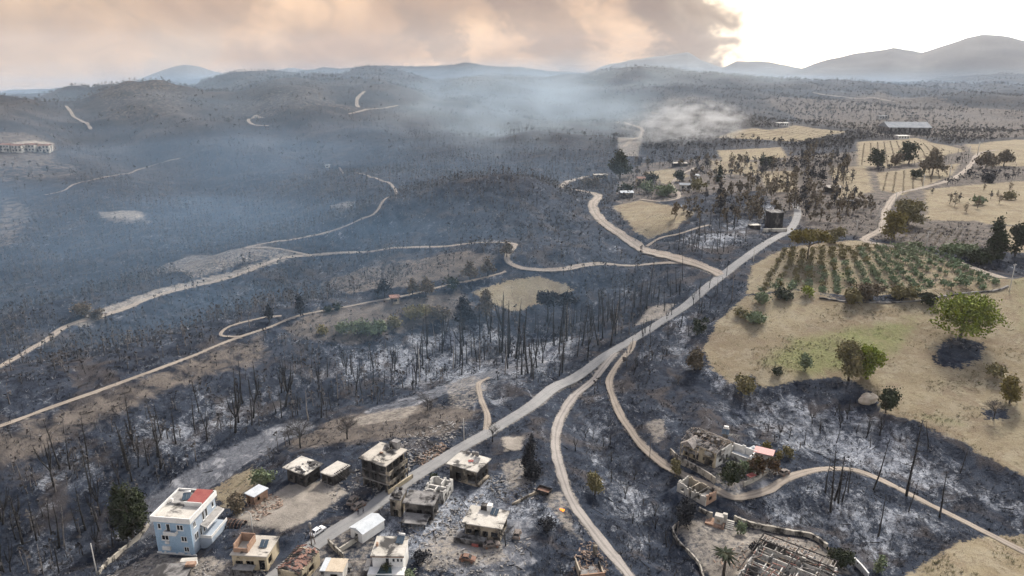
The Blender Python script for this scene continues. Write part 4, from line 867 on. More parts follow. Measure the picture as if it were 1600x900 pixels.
for k in range(60):
    x, y = rnd.uniform(-.5, .42) * w, rnd.uniform(-.5, .3) * d; mb = MB(); sgn = 1 if y < 0 else -1
    mb.box(-.5, .5, -.4, .4, 0, .05, Matrix.Translation((x, y, roof_z(y) + .24 + .004 * k)) @ Matrix.Rotation(sgn * .42, 4, 'X') @ Matrix.Rotation(rnd.uniform(-.3, .3), 4, 'Z')); mb.build('roof_board', rnd.choice(['grey_rafter', 'grey_rafter', 'charred_wood', 'charred_concrete']), r)
mb = MB()
for x in (-.25,): mb.add([(x * w - 2.3, -d * .55 - 1.5, hv - .1), (x * w + 2.3, -d * .55 - 1.5, hv - .1), (x * w, -d * .55 - 1.5, hv + 1.6), (x * w - 2.3, -d * .2, hv + .6), (x * w + 2.3, -d * .2, hv + .6), (x * w, -d * .2, hv + 1.8)], [(0, 2, 5, 3), (2, 1, 4, 5), (0, 1, 2)])
mb.build('gable_roof', 'grey_rafter', r)
villa = B['villa']
# --- roofless small house below the villa
r, w, d, h = house('ruin', 'roofless_house', 'small roofless cream house with empty windows below the villa wall', 'ruin')
walls(r, w, d, h, dict(F='cream_concrete', R='brick_orange', B='sooty_tan', L='cream_concrete'), dict(F=[(.12 * w, .24 * w, .7, 2.3), (.4 * w, .5 * w, .1, 2.3), (.7 * w, .8 * w, .9, 2.3)], R=[(.3 * d, .6 * d, .9, 2.2)]), .3, jag=.9, seed=8)
mb = MB(); mb.box(-.1 * w, -.07 * w, -d / 2 + .31, d / 2 - .31, -1, h - .4); mb.box(.2 * w, .23 * w, -d / 2 + .31, d / 2 - .31, -1, h - .3); mb.build('inner_wall', 'sooty_tan', r)
mb = MB(); mb.box(.24 * w, .47 * w, -.4 * d, .4 * d, h - 1.0, h - .8, Matrix.Rotation(.06, 4, 'Y')); mb.build('fallen_slab', 'charred_concrete', r)
# --- large house with collapsed roof in the lower right corner
r, w, d, h = house('collapsed', 'collapsed_house', 'large house with its collapsed roof of bare rafters at the lower edge', 'house')
walls(r, w, d, h - 1.2, 'sooty_white', {}, .35, jag=1.0, seed=31)
mb = MB()
for k in range(5): mb.box(-w / 2 + .4, w / 2 - .4, -d / 2 + d * (k + .8) / 6, -d / 2 + d * (k + .8) / 6 + .25, -1, h - random.Random(k).uniform(1.0, 2.2))
for k in range(4): mb.box(-w / 2 + w * (k + 1) / 5, -w / 2 + w * (k + 1) / 5 + .25, -d / 2 + .4, d / 2 - .4, -1, h - random.Random(k + 9).uniform(1.2, 2.4))
mb.build('inner_wall', 'sooty_white', r); slab(r, 'ash_floor', 'charred_concrete', -w / 2 + .4, w / 2 - .4, -d / 2 + .4, d / 2 - .4, -.5, .5)
rnd = random.Random(44)
for k in range(150):
    bay = rnd.randrange(8); x = -w / 2 + w * (bay + rnd.random()) / 8; y = -d / 2 + d * rnd.random(); a = (0 if bay % 2 else math.pi / 2) + rnd.uniform(-.22, .22); L = rnd.uniform(1.6, 4.2)
    z = h - 1.6 + rnd.uniform(-.5, 1.3); tilt = rnd.uniform(-.35, .35); dx, dy = math.cos(a) * L / 2, math.sin(a) * L / 2
    mb = MB(); mb.beam((x - dx, y - dy, z - tilt * L / 2), (x + dx, y + dy, z + tilt * L / 2), .16, .18); mb.build('rafter', rnd.choice(['grey_rafter', 'grey_rafter', 'charred_wood', 'red_rafter', 'scorched_timber', 'charred_wood']), r)
for s, (p, q) in enumerate((((-w / 2, d / 2, h + .1), (w / 2, d / 2, h + .1)), ((-w / 2, d * .3, h + .5), (w / 2, d * .3, h + .4)), ((-w / 2, -d / 2, h), (-w / 2, d / 2, h + .1)), ((0, -d / 2, h + .8), (0, d / 2, h + .6)))): mb = MB(); mb.beam(p, q, .22, .25); mb.build('ridge_beam', 'charred_wood', r)
for k in range(22):
    x = -w / 2 + w * (k + .5) / 22; mb = MB(); mb.beam((x, d / 2 - .1, h), (x + .1, d * .3, h + .45), .14, .16); mb.build('rafter', 'grey_rafter', r)
# ---------------------------------------------------------------- vegetation
def P(px, py): return gnd(px, py)[0]
def ppm(p): return FPX / (p[1] * math.cos(PITCH) + (HC - p[2]) * math.sin(PITCH))
def vpm(p): return ppm(p) * math.cos(math.atan2(HC - p[2], math.hypot(p[0], p[1])))     # pixels per metre of height
def leaves(lobes, n, size, seed, flat=.3, thin=1.0):
    """n leaf quads spread through the outer parts of ellipsoid lobes (centre, radii)"""
    r = np.random.default_rng(seed); C = np.array([l[0] for l in lobes], float); Rd = np.array([l[1] for l in lobes], float)
    vol = Rd.prod(1) ** .75; k = r.choice(len(lobes), n, p=vol / vol.sum())
    d = r.normal(size=(n, 3)); d /= np.linalg.norm(d, axis=1)[:, None]; q = r.random(n) ** .42
    # clumps: pull leaves towards a few twig ends so gaps open between them
    ctr = C[k] + d * Rd[k] * q[:, None]
    m = max(4, n // 14); tw = ctr[r.choice(n, m)]; near_ = tw[r.integers(0, m, n)]
    ctr = np.where((r.random(n) < .55)[:, None], near_ + r.normal(size=(n, 3)) * size * 1.5, ctr)
    nr = d * .6 + r.normal(size=(n, 3)) * .7 + np.array([0, 0, flat]); nr /= np.linalg.norm(nr, axis=1)[:, None]
    a = np.cross(nr, r.normal(size=(n, 3))); a /= np.linalg.norm(a, axis=1)[:, None] + 1e-9; b = np.cross(nr, a)
    s = size * r.uniform(.55, 1.3, (n, 1)); s2 = s * r.uniform(.5, 1.0, (n, 1)) * thin
    V = np.stack([ctr - a * s - b * s2 * .3, ctr + b * s2, ctr + a * s + b * s2 * .2, ctr - b * s2], 1).reshape(-1, 3)
    F = np.arange(4 * n).reshape(n, 4); lob = r.random(len(lobes))
    tint = np.clip(.5 * lob[k] + .5 * r.random(n) + .12 * d[:, 2], 0, 1); return V, F, np.repeat(tint, 4)
def shape_lobes(kind, W, Hh, rnd):
    L = []
    if kind == 'round':
        for _ in range(max(8, int(7 + W * .7))):
            a = rnd.uniform(0, 6.28); q = rnd.uniform(.05, .33) * W; z = rnd.uniform(.24, .80) * Hh; s = rnd.uniform(.15, .25)
            L.append(((math.cos(a) * q, math.sin(a) * q, z), (s * W, s * W, s * Hh * .75)))
    elif kind == 'shrub':
        for _ in range(6):
            a = rnd.uniform(0, 6.28); q = rnd.uniform(0, .32) * W; s = rnd.uniform(.18, .3); L.append(((math.cos(a) * q, math.sin(a) * q, rnd.uniform(.3, .6) * Hh), (s * W, s * W, s * Hh * 1.1)))
    elif kind == 'pine':
        for i in range(9):
            z = .38 + .56 * i / 8; q = (1.02 - z) * W * .75; a = rnd.uniform(0, 6.28); s = .12 + .22 * (1 - z)
            L.append(((math.cos(a) * q * .5, math.sin(a) * q * .5, z * Hh), (max(.16, 1.0 - z) * W * .52, max(.16, 1.0 - z) * W * .52, .09 * Hh)))
            L.append(((math.cos(a + 2.5) * q * .8, math.sin(a + 2.5) * q * .8, (z - .05) * Hh), (s * W, s * W, .06 * Hh)))
    elif kind == 'umbrella':
        for _ in range(11):
            a = rnd.uniform(0, 6.28); q = rnd.uniform(.05, .40) * W; L.append(((math.cos(a) * q, math.sin(a) * q, rnd.uniform(.66, .92) * Hh), (.17 * W, .17 * W, .09 * Hh)))
    elif kind == 'cone':
        for i in range(10):
            z = .08 + .88 * i / 9; q = (1.02 - z) ** .7 * W * .5; a = rnd.uniform(0, 6.28); L.append(((math.cos(a) * q * .3, math.sin(a) * q * .3, z * Hh), (max(q * .8, .05 * W), max(q * .8, .05 * W), .085 * Hh)))
    elif kind == 'bare':
        for _ in range(8):
            a = rnd.uniform(0, 6.28); q = rnd.uniform(.05, .36) * W; L.append(((math.cos(a) * q, math.sin(a) * q, rnd.uniform(.5, .88) * Hh), (.17 * W, .17 * W, .13 * Hh)))
    return L
def trunk_mb(W, Hh, kind, rnd, r0=None):
    mb = MB(); r0 = r0 or max(.1, .028 * Hh); top = {'round': .62, 'shrub': .45, 'pine': .97, 'umbrella': .78, 'cone': .95, 'bare': .66}[kind] * Hh
    pts = []; x = y = 0.0
    for i in range(6): pts.append((x, y, -.5 + (top + .5) * i / 5)); x += rnd.uniform(-.02, .02) * Hh; y += rnd.uniform(-.02, .02) * Hh
    mb.tube(pts, [r0 * (1.15 - .9 * i / 5) for i in range(6)], 6)
    for k in range({'round': 6, 'shrub': 3, 'pine': 9, 'umbrella': 8, 'cone': 0, 'bare': 11}[kind]):
        t_ = rnd.uniform(.35, .95); b = Vector(pts[0]).lerp(Vector(pts[-1]), t_); a = rnd.uniform(0, 6.28); L = W * rnd.uniform(.28, .46) * (1.25 - t_ if kind == 'pine' else 1)
        up = {'pine': .1, 'umbrella': .45}.get(kind, .75) * L; e = b + Vector((math.cos(a) * L, math.sin(a) * L, up)); m = b.lerp(e, .5) + Vector((0, 0, .06 * L))
        mb.tube([b, m, e], [r0 * .38, r0 * .26, r0 * .09], 4, False)
        if kind == 'bare':
            for _ in range(12): a2 = a + rnd.uniform(-1.2, 1.2); s = b.lerp(e, rnd.uniform(.4, 1)); mb.tube([s, s + Vector((math.cos(a2) * L * .5, math.sin(a2) * L * .5, L * rnd.uniform(.1, .6)))], [r0 * .14, r0 * .03], 3, False)
    return mb
_tn = [0]
def tree(px, py, wpx, hpx, kind, mat, label, name='tree', cat='tree', bark='bark', dens=1.0, group=None, at=None):
    p = np.array(at) if at is not None else P(px, py); k = ppm(p); W = wpx / k; Hh = hpx / vpm(p); _tn[0] += 1; rnd = random.Random(_tn[0] * 13 + 5)
    r = thing(name, (p[0], p[1], p[2] - .1), rnd.uniform(0, 6.28), label, cat, group)
    n = int(min(6500, max(60, wpx * hpx * 1.35)) * dens * (.35 if kind == 'bare' else 1)); sz = max(.2, min(1.2, 1.9 / k * (1 if wpx > 30 else .85)))
    trunk_mb(W, Hh, kind, rnd).build('trunk', bark, r, True)
    V, F, tn = leaves(shape_lobes(kind, W, Hh, rnd), n * (4 if kind == 'bare' else 1), sz * (1.3 if kind == 'bare' else 1), _tn[0], thin=.07 if kind == 'bare' else 1.0); link('crown', np_mesh('crown', V, F, mat, tn), r); return r
T = tree
T(1500, 527, 118, 74, 'round', 'leaf_green', 'large spreading bright green tree on the dry field at the right')
T(1326, 594, 52, 62, 'round', 'leaf_olive_brown', 'half-scorched brownish tree in the middle of the field, left of its greener twin')
T(1354, 592, 46, 64, 'round', 'leaf_green', 'dark green tree touching its scorched neighbour in the middle of the field')
T(1258, 579, 28, 28, 'round', 'leaf_olive', 'small open-crowned tree standing alone on the green patch of the field')
T(1163, 614, 38, 34, 'shrub', 'leaf_olive_brown', 'bushy half-dry shrub at the near left edge of the field', 'shrub', 'shrub')
T(1212, 584, 22, 13, 'shrub', 'leaf_dark', 'low dark round shrub on the field left of the small tree', 'shrub', 'shrub')
T(1184, 505, 46, 20, 'shrub', 'leaf_olive', 'wide grey-green bramble at the left end of the field', 'shrub', 'shrub')
T(1160, 495, 26, 14, 'shrub', 'leaf_olive_brown', 'low brown bramble at the left tip of the field', 'shrub', 'shrub')
T(1384, 645, 38, 44, 'shrub', 'leaf_dark', 'dark green bush beside the pale boulder at the field edge', 'bush', 'bush')
T(1577, 630, 34, 50, 'round', 'leaf_yellow', 'yellow-green tree near the right edge of the field')
T(1554, 590, 34, 22, 'shrub', 'leaf_olive_brown', 'brown-green shrub above the yellow-green tree at the right edge', 'shrub', 'shrub')
T(1553, 655, 34, 30, 'bare', 'twig_brown', 'leafless dark shrub on a burnt spot of the field', 'bare_shrub', 'shrub', 'bark_burnt', .5)
for i, (x, y, w_, h_2, m_, l_) in enumerate(((1188, 474, 26, 24, 'leaf_olive', 'rounded grey-green olive at the left front corner below the orchard'), (1222, 466, 40, 16, 'leaf_dark', 'low dark hedge clump below the left orchard rows'), (1263, 462, 18, 17, 'leaf_green', 'small bright green bush at the foot of the orchard'), (1330, 475, 32, 28, 'leaf_olive_brown', 'brown bushy tree jutting out below the orchard'), (1357, 468, 46, 28, 'leaf_scorched', 'wide scorched bush below the middle orchard rows'), (1410, 467, 40, 24, 'leaf_olive_brown', 'brownish wide bush below the right half of the orchard'), (1447, 475, 34, 22, 'leaf_dark', 'dark low bush left of the large green tree'))):
    T(x, y, w_, h_2, 'shrub' if h_2 < 26 else 'round', m_, l_, 'bush', 'bush')
T(1262, 404, 66, 46, 'umbrella', 'leaf_yellow', 'flat-topped umbrella pine with yellowed crown at the corner of the orchard', 'umbrella_pine', 'pine')
T(1305, 380, 30, 28, 'round', 'leaf_olive_brown', 'small brown-green tree behind the left orchard rows')
T(1395, 374, 42, 46, 'round', 'leaf_yellow', 'yellowish leafy tree at the bend of the upland road')
T(1418, 352, 54, 46, 'round', 'leaf_olive_brown', 'large dull brown-green tree behind the yellowish one at the road bend')
T(1553, 404, 46, 64, 'cone', 'leaf_dark', 'tall dense dark green conifer at the upper right', 'conifer', 'conifer')
T(1586, 400, 34, 52, 'round', 'leaf_dark', 'dark tree between the tall conifer and the right edge')
T(1500, 402, 54, 26, 'shrub', 'leaf_olive', 'pale green bushy clump left of the tall conifer', 'bush', 'bush'); T(1532, 412, 50, 24, 'shrub', 'leaf_dark', 'dark hedge below the tall conifer', 'bush', 'bush')
T(1370, 263, 28, 34, 'round', 'leaf_dark', 'leftmost of three dark trees standing in the far dry field'); T(1399, 259, 20, 22, 'round', 'leaf_scorched', 'small brownish tree between the dark trees in the far field')
T(1419, 256, 30, 38, 'round', 'leaf_dark', 'tallest dark round tree in the far dry field'); T(1456, 274, 34, 40, 'pine', 'leaf_scorched', 'rightmost tree in the far field, near the striped plot', dens=1.2)
T(1430, 279, 24, 16, 'shrub', 'leaf_dark', 'low dark bush beside the striped plot', 'bush', 'bush'); T(1540, 264, 32, 26, 'pine', 'leaf_scorched', 'scorched pine left of its pair beyond the upland road', 'pine_tree', 'pine'); T(1568, 260, 30, 26, 'pine', 'leaf_scorched', 'scorched pine at the far right beyond the upland road', 'pine_tree', 'pine')
T(1546, 285, 26, 16, 'shrub', 'leaf_charred', 'dark burnt bush right of the upland road', 'bush', 'bush')
T(968, 280, 36, 42, 'pine', 'leaf_dark', 'big dark conifer at the hamlet beside the smoke', 'conifer', 'conifer', dens=1.5); T(1123, 284, 12, 28, 'cone', 'leaf_dark', 'slim green cypress right of the hamlet', 'cypress_tree', 'cypress')
for x, y, w_, h_2, m_, l_ in ((925, 293, 30, 18, 'leaf_scorched', 'brown bushes on the outer bend of the wide dirt road'), (978, 303, 26, 18, 'leaf_dark', 'dark round bush left in the hamlet'), (1010, 302, 30, 18, 'leaf_olive', 'green bush in front of the hamlet houses'), (1038, 306, 32, 18, 'leaf_olive', 'green bush inside the loop of the hamlet drive'), (1018, 286, 24, 16, 'leaf_dark', 'dark bush behind the hamlet houses'), (1062, 284, 24, 18, 'leaf_dark', 'dark leafy tree above the hamlet drive'), (1092, 300, 30, 22, 'leaf_olive_brown', 'olive-brown tree at the right end of the hamlet'), (1197, 262, 24, 20, 'leaf_dark', 'dark tree on the edge of the pale far field')): T(x, y, w_, h_2, 'round', m_, l_, 'leafy_bush', 'bush')
for x, y, w_, h_2, k_, m_, l_ in ((601, 464, 24, 28, 'pine', 'leaf_charred', 'blackened pine beside the rim track, left of the others'), (645, 462, 18, 26, 'pine', 'leaf_scorched', 'narrow brown pine beside the rim track'), (666, 464, 28, 32, 'pine', 'leaf_scorched', 'bushy brown pine right of the narrow one at the rim track'), (706, 452, 26, 18, 'round', 'leaf_dark', 'low dark tree at the rim track'), (735, 438, 26, 30, 'pine', 'leaf_scorched', 'scorched pine left of the ploughed plot'), (762, 432, 22, 28, 'pine', 'leaf_scorched', 'scorched pine above the ploughed plot'), (792, 402, 20, 24, 'pine', 'leaf_scorched', 'scorched pine inside the bend of the dirt road'), (470, 493, 16, 34, 'pine', 'leaf_charred', 'thin charred pine on the rim track'), (421, 503, 14, 28, 'pine', 'leaf_charred', 'thin charred pine left end of the rim track'), (512, 487, 14, 10, 'shrub', 'leaf_dark', 'left of two small dark bushes on the rim track'), (528, 485, 16, 10, 'shrub', 'leaf_dark', 'right of two small dark bushes on the rim track'),
    (725, 515, 32, 52, 'pine', 'leaf_charred', 'burnt pine with a tufted top on the ash slope'), (760, 500, 28, 48, 'pine', 'leaf_scorched', 'brown ragged pine below the ploughed plot'), (855, 503, 34, 50, 'umbrella', 'leaf_charred', 'black flat-topped pine at the lower corner of the ploughed plot'), (882, 505, 34, 50, 'umbrella', 'leaf_charred', 'black spreading pine right of the ploughed plot'), (130, 495, 34, 22, 'round', 'leaf_scorched', 'brown tree clump on the pale cut bank at the left'), (152, 498, 26, 18, 'round', 'leaf_scorched', 'smaller brown tree clump right of the first on the cut bank'), (1086, 577, 32, 32, 'round', 'leaf_scorched', 'half-burnt brown bush on the ash slope left of the field'), (1092, 520, 26, 26, 'round', 'leaf_dark', 'dark bush between the paved road and the field'), (1060, 600, 18, 16, 'bare', 'twig_brown', 'leafless shrub on the ash slope below the half-burnt bush')):
    T(x, y, w_, h_2, k_, m_, l_, bark='bark_burnt' if 'charr' in m_ or 'scorch' in m_ else 'bark')
for x, y, w_, h_2, m_, l_ in ((505, 522, 22, 15, 'leaf_yellow', 'small yellow-green shrub left of the green thicket'), (535, 521, 30, 20, 'leaf_olive', 'leftmost grey-green shrub of the thicket on the brown hill'), (562, 523, 36, 26, 'leaf_olive', 'tallest grey-green shrub of the thicket on the brown hill'), (592, 520, 36, 24, 'leaf_olive', 'right grey-green shrub of the thicket on the brown hill'), (618, 512, 26, 20, 'leaf_olive_brown', 'brownish shrub at the right end of the green thicket'), (652, 495, 42, 22, 'leaf_olive_brown', 'olive-brown shrub mass above the ash slope'), (684, 496, 42, 20, 'leaf_scorched', 'scorched shrub mass right of the olive-brown one')): T(x, y, w_, h_2, 'shrub', m_, l_, 'shrub', 'shrub')
T(194, 838, 36, 78, 'pine', 'leaf_dark', 'leftmost of three tall dark pines beside the blue house', 'pine_tree', 'pine', dens=1.1); T(209, 846, 40, 92, 'round', 'leaf_dark', 'tallest of three dark pines beside the blue house', 'pine_tree', 'pine', dens=.8); T(224, 828, 36, 82, 'round', 'leaf_dark', 'dark pine nearest to the blue house', 'pine_tree', 'pine', dens=.8)
T(412, 757, 40, 24, 'shrub', 'leaf_olive', 'grey-green bush between the blue house and the pale bungalow', 'bush', 'bush'); T(368, 800, 34, 34, 'shrub', 'leaf_scorched', 'scorched bush beside the white-roofed shed', 'bush', 'bush')
T(470, 700, 56, 44, 'bare', 'twig_brown', 'bare brown tree above the pale bungalow', 'bare_tree', 'tree', 'bark_burnt', .5); T(543, 686, 34, 40, 'bare', 'twig_brown', 'bare brown tree on the ashy terrace above the three-storey ruin', 'bare_tree', 'tree', 'bark_burnt', .4); T(667, 642, 30, 28, 'bare', 'twig_brown', 'small bare tree on the pale terrace above the road', 'bare_tree', 'tree', 'bark_burnt', .5)
T(770, 690, 22, 30, 'bare', 'twig_brown', 'bare roadside tree behind the whitish slab house', 'bare_tree', 'tree', 'bark_burnt', .4); T(790, 853, 34, 32, 'bare', 'twig_brown', 'bare tree in the ashy yard right of the cream slab house', 'bare_tree', 'tree', 'bark_burnt', .12)
T(829, 748, 36, 66, 'cone', 'leaf_charred', 'dark scorched cypress right of the village beside the dirt road', 'cypress_tree', 'cypress'); T(929, 772, 28, 44, 'shrub', 'leaf_olive_brown', 'olive-brown bush on the right verge of the dirt road', 'bush', 'bush')
T(1139, 759, 48, 48, 'shrub', 'leaf_dark', 'dense green tree at the corner of the villa garden'); T(1184, 742, 34, 34, 'shrub', 'leaf_redbrown', 'reddish-brown scorched tree in the villa garden'); T(1203, 738, 26, 30, 'shrub', 'leaf_redbrown', 'red-brown bush at the right end of the villa garden', 'bush', 'bush'); T(1166, 737, 26, 22, 'shrub', 'leaf_olive', 'green bush between the two larger villa garden trees', 'bush', 'bush')
T(1057, 743, 20, 26, 'round', 'leaf_olive_brown', 'small tree outside the left corner of the villa wall'); T(1196, 704, 16, 14, 'shrub', 'leaf_yellow', 'small yellow bush behind the pink-roofed shed', 'bush', 'bush'); T(1216, 716, 14, 14, 'shrub', 'leaf_yellow', 'small yellow bush right of the pink-roofed shed', 'bush', 'bush'); T(1229, 714, 20, 20, 'shrub', 'leaf_olive_brown', 'yellow-brown bush farther right of the pink-roofed shed', 'bush', 'bush')
T(1072, 820, 44, 44, 'shrub', 'leaf_charred', 'black burnt bush at the upper corner of the walled compound', 'bush', 'bush', dens=.8); T(1157, 834, 18, 22, 'shrub', 'leaf_olive', 'small green shrub inside the compound wall', 'shrub', 'shrub'); T(1315, 886, 50, 32, 'shrub', 'leaf_dark', 'dark green bush at the right end of the collapsed house', 'bush', 'bush'); T(1372, 894, 16, 32, 'shrub', 'leaf_olive', 'slender green shrub on the ash right of the collapsed house', 'shrub', 'shrub')
T(1180, 862, 20, 18, 'shrub', 'leaf_charred', 'small burnt shrub in the compound yard', 'shrub', 'shrub'); T(604, 905, 28, 26, 'shrub', 'leaf_dark', 'dark garden bush left of the teal awning', 'bush', 'bush'); T(640, 910, 30, 18, 'shrub', 'leaf_olive', 'green garden bush below the teal awning', 'bush', 'bush')
T(855, 832, 30, 26, 'shrub', 'leaf_charred', 'burnt shrub on the bank left of the dirt road', 'shrub', 'shrub', dens=.7); T(676, 755, 20, 18, 'shrub', 'leaf_dark', 'dark bush at the roadside behind the roofless ruin', 'bush', 'bush'); T(660, 880, 34, 24, 'shrub', 'leaf_charred', 'charred hedge right of the intact white house', 'bush', 'bush', dens=.6)
T(1530, 320, 30, 14, 'shrub', 'leaf_olive', 'grey-green bush in the far ochre plot', 'bush', 'bush'); T(1575, 312, 30, 14, 'shrub', 'leaf_olive_brown', 'brown bush in the far ochre plot', 'bush', 'bush')
# palm
p = P(1130, 900); r = thing('palm_tree', (p[0], p[1], p[2]), 0, 'palm tree with drooping fronds at the compound gate', 'palm'); MB().tube([(0, 0, -.5), (.1, 0, 3), (.15, 0, 6.2)], [.42, .32, .28], 8).build('trunk', 'bark', r, True)
rnd = random.Random(77)
for k in range(26):
    a = 6.28 * k / 26 + rnd.uniform(-.1, .1); up = rnd.uniform(.1, 1.5); L = rnd.uniform(2.6, 3.6); mb = MB(); pr = None
    for i in range(6):
        s = i / 5; x = L * s * math.cos(up * (1 - s * .8)); z = 6.2 + L * s * math.sin(up) * .6 - 1.6 * s * s; wd = .38 * math.sin(math.pi * min(1, s * .85 + .12)); c_, s_ = math.cos(a), math.sin(a)
        cur = [(x * c_ - wd * s_, x * s_ + wd * c_, z - wd * .5), (x * c_, x * s_, z), (x * c_ + wd * s_, x * s_ - wd * c_, z - wd * .5)]
        if pr: mb.add(pr + cur, [(0, 1, 4, 3), (1, 2, 5, 4)])
        pr = cur
    mb.build('frond', 'leaf_dark', r)

# the olive orchard: rows laid out between four corners on the plateau
q00, q10, q11, q01 = (P(*c_) for c_ in ((1190, 457), (1564, 451), (1436, 385), (1226, 396)))
OLV = []
for m_ in ('leaf_olive_brown', 'leaf_olive', 'leaf_bluegreen'):
    for k in range(3):
        rnd = random.Random(k + 60); V, F, tn = leaves(shape_lobes('shrub', 3.7, 2.9, rnd), 150, .36, 70 + k); OLV.append((m_, np_mesh('crown', V, F, m_, tn), trunk_mb(4.6, 3.4, 'shrub', rnd, .16).mesh('trunk', 'bark')))
ORD = ['first', 'second', 'third', 'fourth', 'fifth', 'sixth', 'seventh', 'eighth', 'ninth', 'tenth', 'eleventh', 'twelfth', 'thirteenth', 'fourteenth', 'fifteenth', 'sixteenth', 'seventeenth']
NCOL, NROW = 16, 14; rnd = random.Random(8)
for i in range(NCOL):
    for j in range(NROW):
        u, v = i / (NCOL - 1), j / (NROW - 1); q = (q00 * (1 - u) + q10 * u) * (1 - v) + (q01 * (1 - u) + q11 * u) * v; x, y = q[0] + rnd.uniform(-.5, .5), q[1] + rnd.uniform(-.5, .5)
        if rnd.random() < .05: continue
        near_ = (u - .25) * 1.2 + (.4 - v) * .8 + rnd.uniform(-.25, .25); kind = 2 if near_ > .55 else (1 if near_ > .05 else 0)
        m_, cm, tm = OLV[kind * 3 + rnd.randrange(3)]; s = rnd.uniform(.75, 1.25) * (1.1 if kind else .95)
        r = thing('olive_tree', (x, y, float(hz(x, y)) - .05), rnd.uniform(0, 6.28), f'olive tree, {ORD[j]} from the front in the {ORD[i]} orchard row from the left', 'olive tree', 'olive trees planted in orchard rows'); r.scale = (s, s, s * rnd.uniform(.85, 1.15))
        link('crown', cm, r); link('trunk', tm, r)

# burnt trunks, each a tree of its own
def in_poly_px(poly, n, seed):
    """n ground spots spread evenly over the ground seen inside a pixel polygon"""
    r = np.random.default_rng(seed); A_ = np.array(poly, float); lo, hi = A_.min(0), A_.max(0); out = []
    while len(out) < n:
        c_ = r.uniform(lo, hi, (4 * n, 2)); c_ = c_[inside(c_[:, 0], c_[:, 1], A_)]; out += list(c_)
    out = np.array(out[:n]); return gnd(out[:, 0], out[:, 1])
def burnt_template(k, style):
    rnd = random.Random(k * 7 + 1); Hh = 10.0; mb = MB(); pts = []; x = y = 0.0
    lean = rnd.uniform(-.05, .05)
    for i in range(7): pts.append(Vector((x, y, -.6 + 10.6 * i / 6))); x += rnd.uniform(-.10, .10) + lean; y += rnd.uniform(-.10, .10)
    mb.tube(pts, [.21 * (1.05 - .9 * (i / 6)) for i in range(7)], 6)
    br = MB(); sp_ = [0]
    br.add([tuple(q) for q in pts] + [(q.x + .02, q.y, q.z) for q in pts], [(i, i + 1, i + 8, i + 7) for i in range(6)]); nb_ = {'pole': 14, 'pine': 34, 'cypress': 110}[style]
    for j in range(nb_):
        t_ = rnd.uniform(.3 if style != 'cypress' else .12, .99); i = min(5, int(t_ * 6)); b = pts[i].lerp(pts[i + 1], t_ * 6 - i); a = rnd.uniform(0, 6.28)
        if style == 'cypress': L = rnd.uniform(.25, .6) * (1.15 - t_); e = b + Vector((math.cos(a) * L, math.sin(a) * L, L * 1.9))
        else: L = rnd.uniform(.35, 1.6 if style == 'pine' else .9) * (1.3 - t_); e = b + Vector((math.cos(a) * L, math.sin(a) * L, L * rnd.uniform(-.15, .5)))
        k0 = len(br.v); br.tube([b, e], [.05, .015], 3, False); br.f.append((i, k0, k0 + 1))
        if style == 'pine':
            for _ in range(3): k1 = len(br.v); s = b.lerp(e, rnd.uniform(.4, 1)); br.f.append((k0 + 3, k1, k1 + 1)); br.tube([s, s + Vector((rnd.uniform(-.4, .4), rnd.uniform(-.4, .4), rnd.uniform(-.1, .35)))], [.025, .008], 3, False)
    return mb.mesh('trunk', 'bark_burnt', True), br.mesh('branches', 'bark_burnt')
def fork_template(k):
    rnd = random.Random(k * 11 + 3); mb = MB(); br = MB(); h0 = rnd.uniform(2.5, 4.5); mid = Vector((rnd.uniform(-.3, .3), rnd.uniform(-.3, .3), h0)); mb.tube([(0, 0, -.6), mid * .5, mid], [.24, .20, .17], 6)
    for j in range(rnd.randrange(3, 5)):
        a = 6.28 * j / 4 + rnd.uniform(-.5, .5); e = mid + Vector((math.cos(a) * rnd.uniform(.8, 1.9), math.sin(a) * rnd.uniform(.8, 1.9), (10 - h0) * rnd.uniform(.6, 1.0))); m = mid.lerp(e, .5) + Vector((math.cos(a) * .35, math.sin(a) * .35, 0)); k0 = len(br.v); br.tube([mid, m, e], [.13, .09, .02], 5, False)
        if j: br.f.append((0, k0, k0 + 1))
        for _ in range(16):
            t_ = rnd.random(); s = mid.lerp(m, t_ * 2) if t_ < .5 else m.lerp(e, t_ * 2 - 1); a2 = rnd.uniform(0, 6.28); L = rnd.uniform(.4, 1.3) * (1.2 - t_ * .6); k1 = len(br.v); br.tube([s, s + Vector((math.cos(a2) * L * .8, math.sin(a2) * L * .8, L * rnd.uniform(.2, .8)))], [.04, .01], 3, False); br.f.append((k0, k1, k1 + 1))
    return mb.mesh('trunk', 'bark_burnt', True), br.mesh('branches', 'bark_burnt')
BT = {s: [burnt_template(k + 10 * i, s) for k in range(4)] for i, s in enumerate(('pole', 'pine', 'cypress'))}
BT['fork'] = [fork_template(k) for k in range(4)]
pale_tr = [m_.copy() for m_, _ in BT['pole']]
for m_ in pale_tr: m_.materials[0] = M['bark_pale']
ONES = ['', 'first', 'second', 'third', 'fourth', 'fifth', 'sixth', 'seventh', 'eighth', 'ninth', 'tenth', 'eleventh', 'twelfth', 'thirteenth', 'fourteenth', 'fifteenth', 'sixteenth', 'seventeenth', 'eighteenth', 'nineteenth']
TENS = {2: ('twenty', 'twentieth'), 3: ('thirty', 'thirtieth'), 4: ('forty', 'fortieth'), 5: ('fifty', 'fiftieth'), 6: ('sixty', 'sixtieth')}
def nth(k): return ONES[k] if k < 20 else (TENS[k // 10][1] if k % 10 == 0 else TENS[k // 10][0] + '-' + ONES[k % 10])
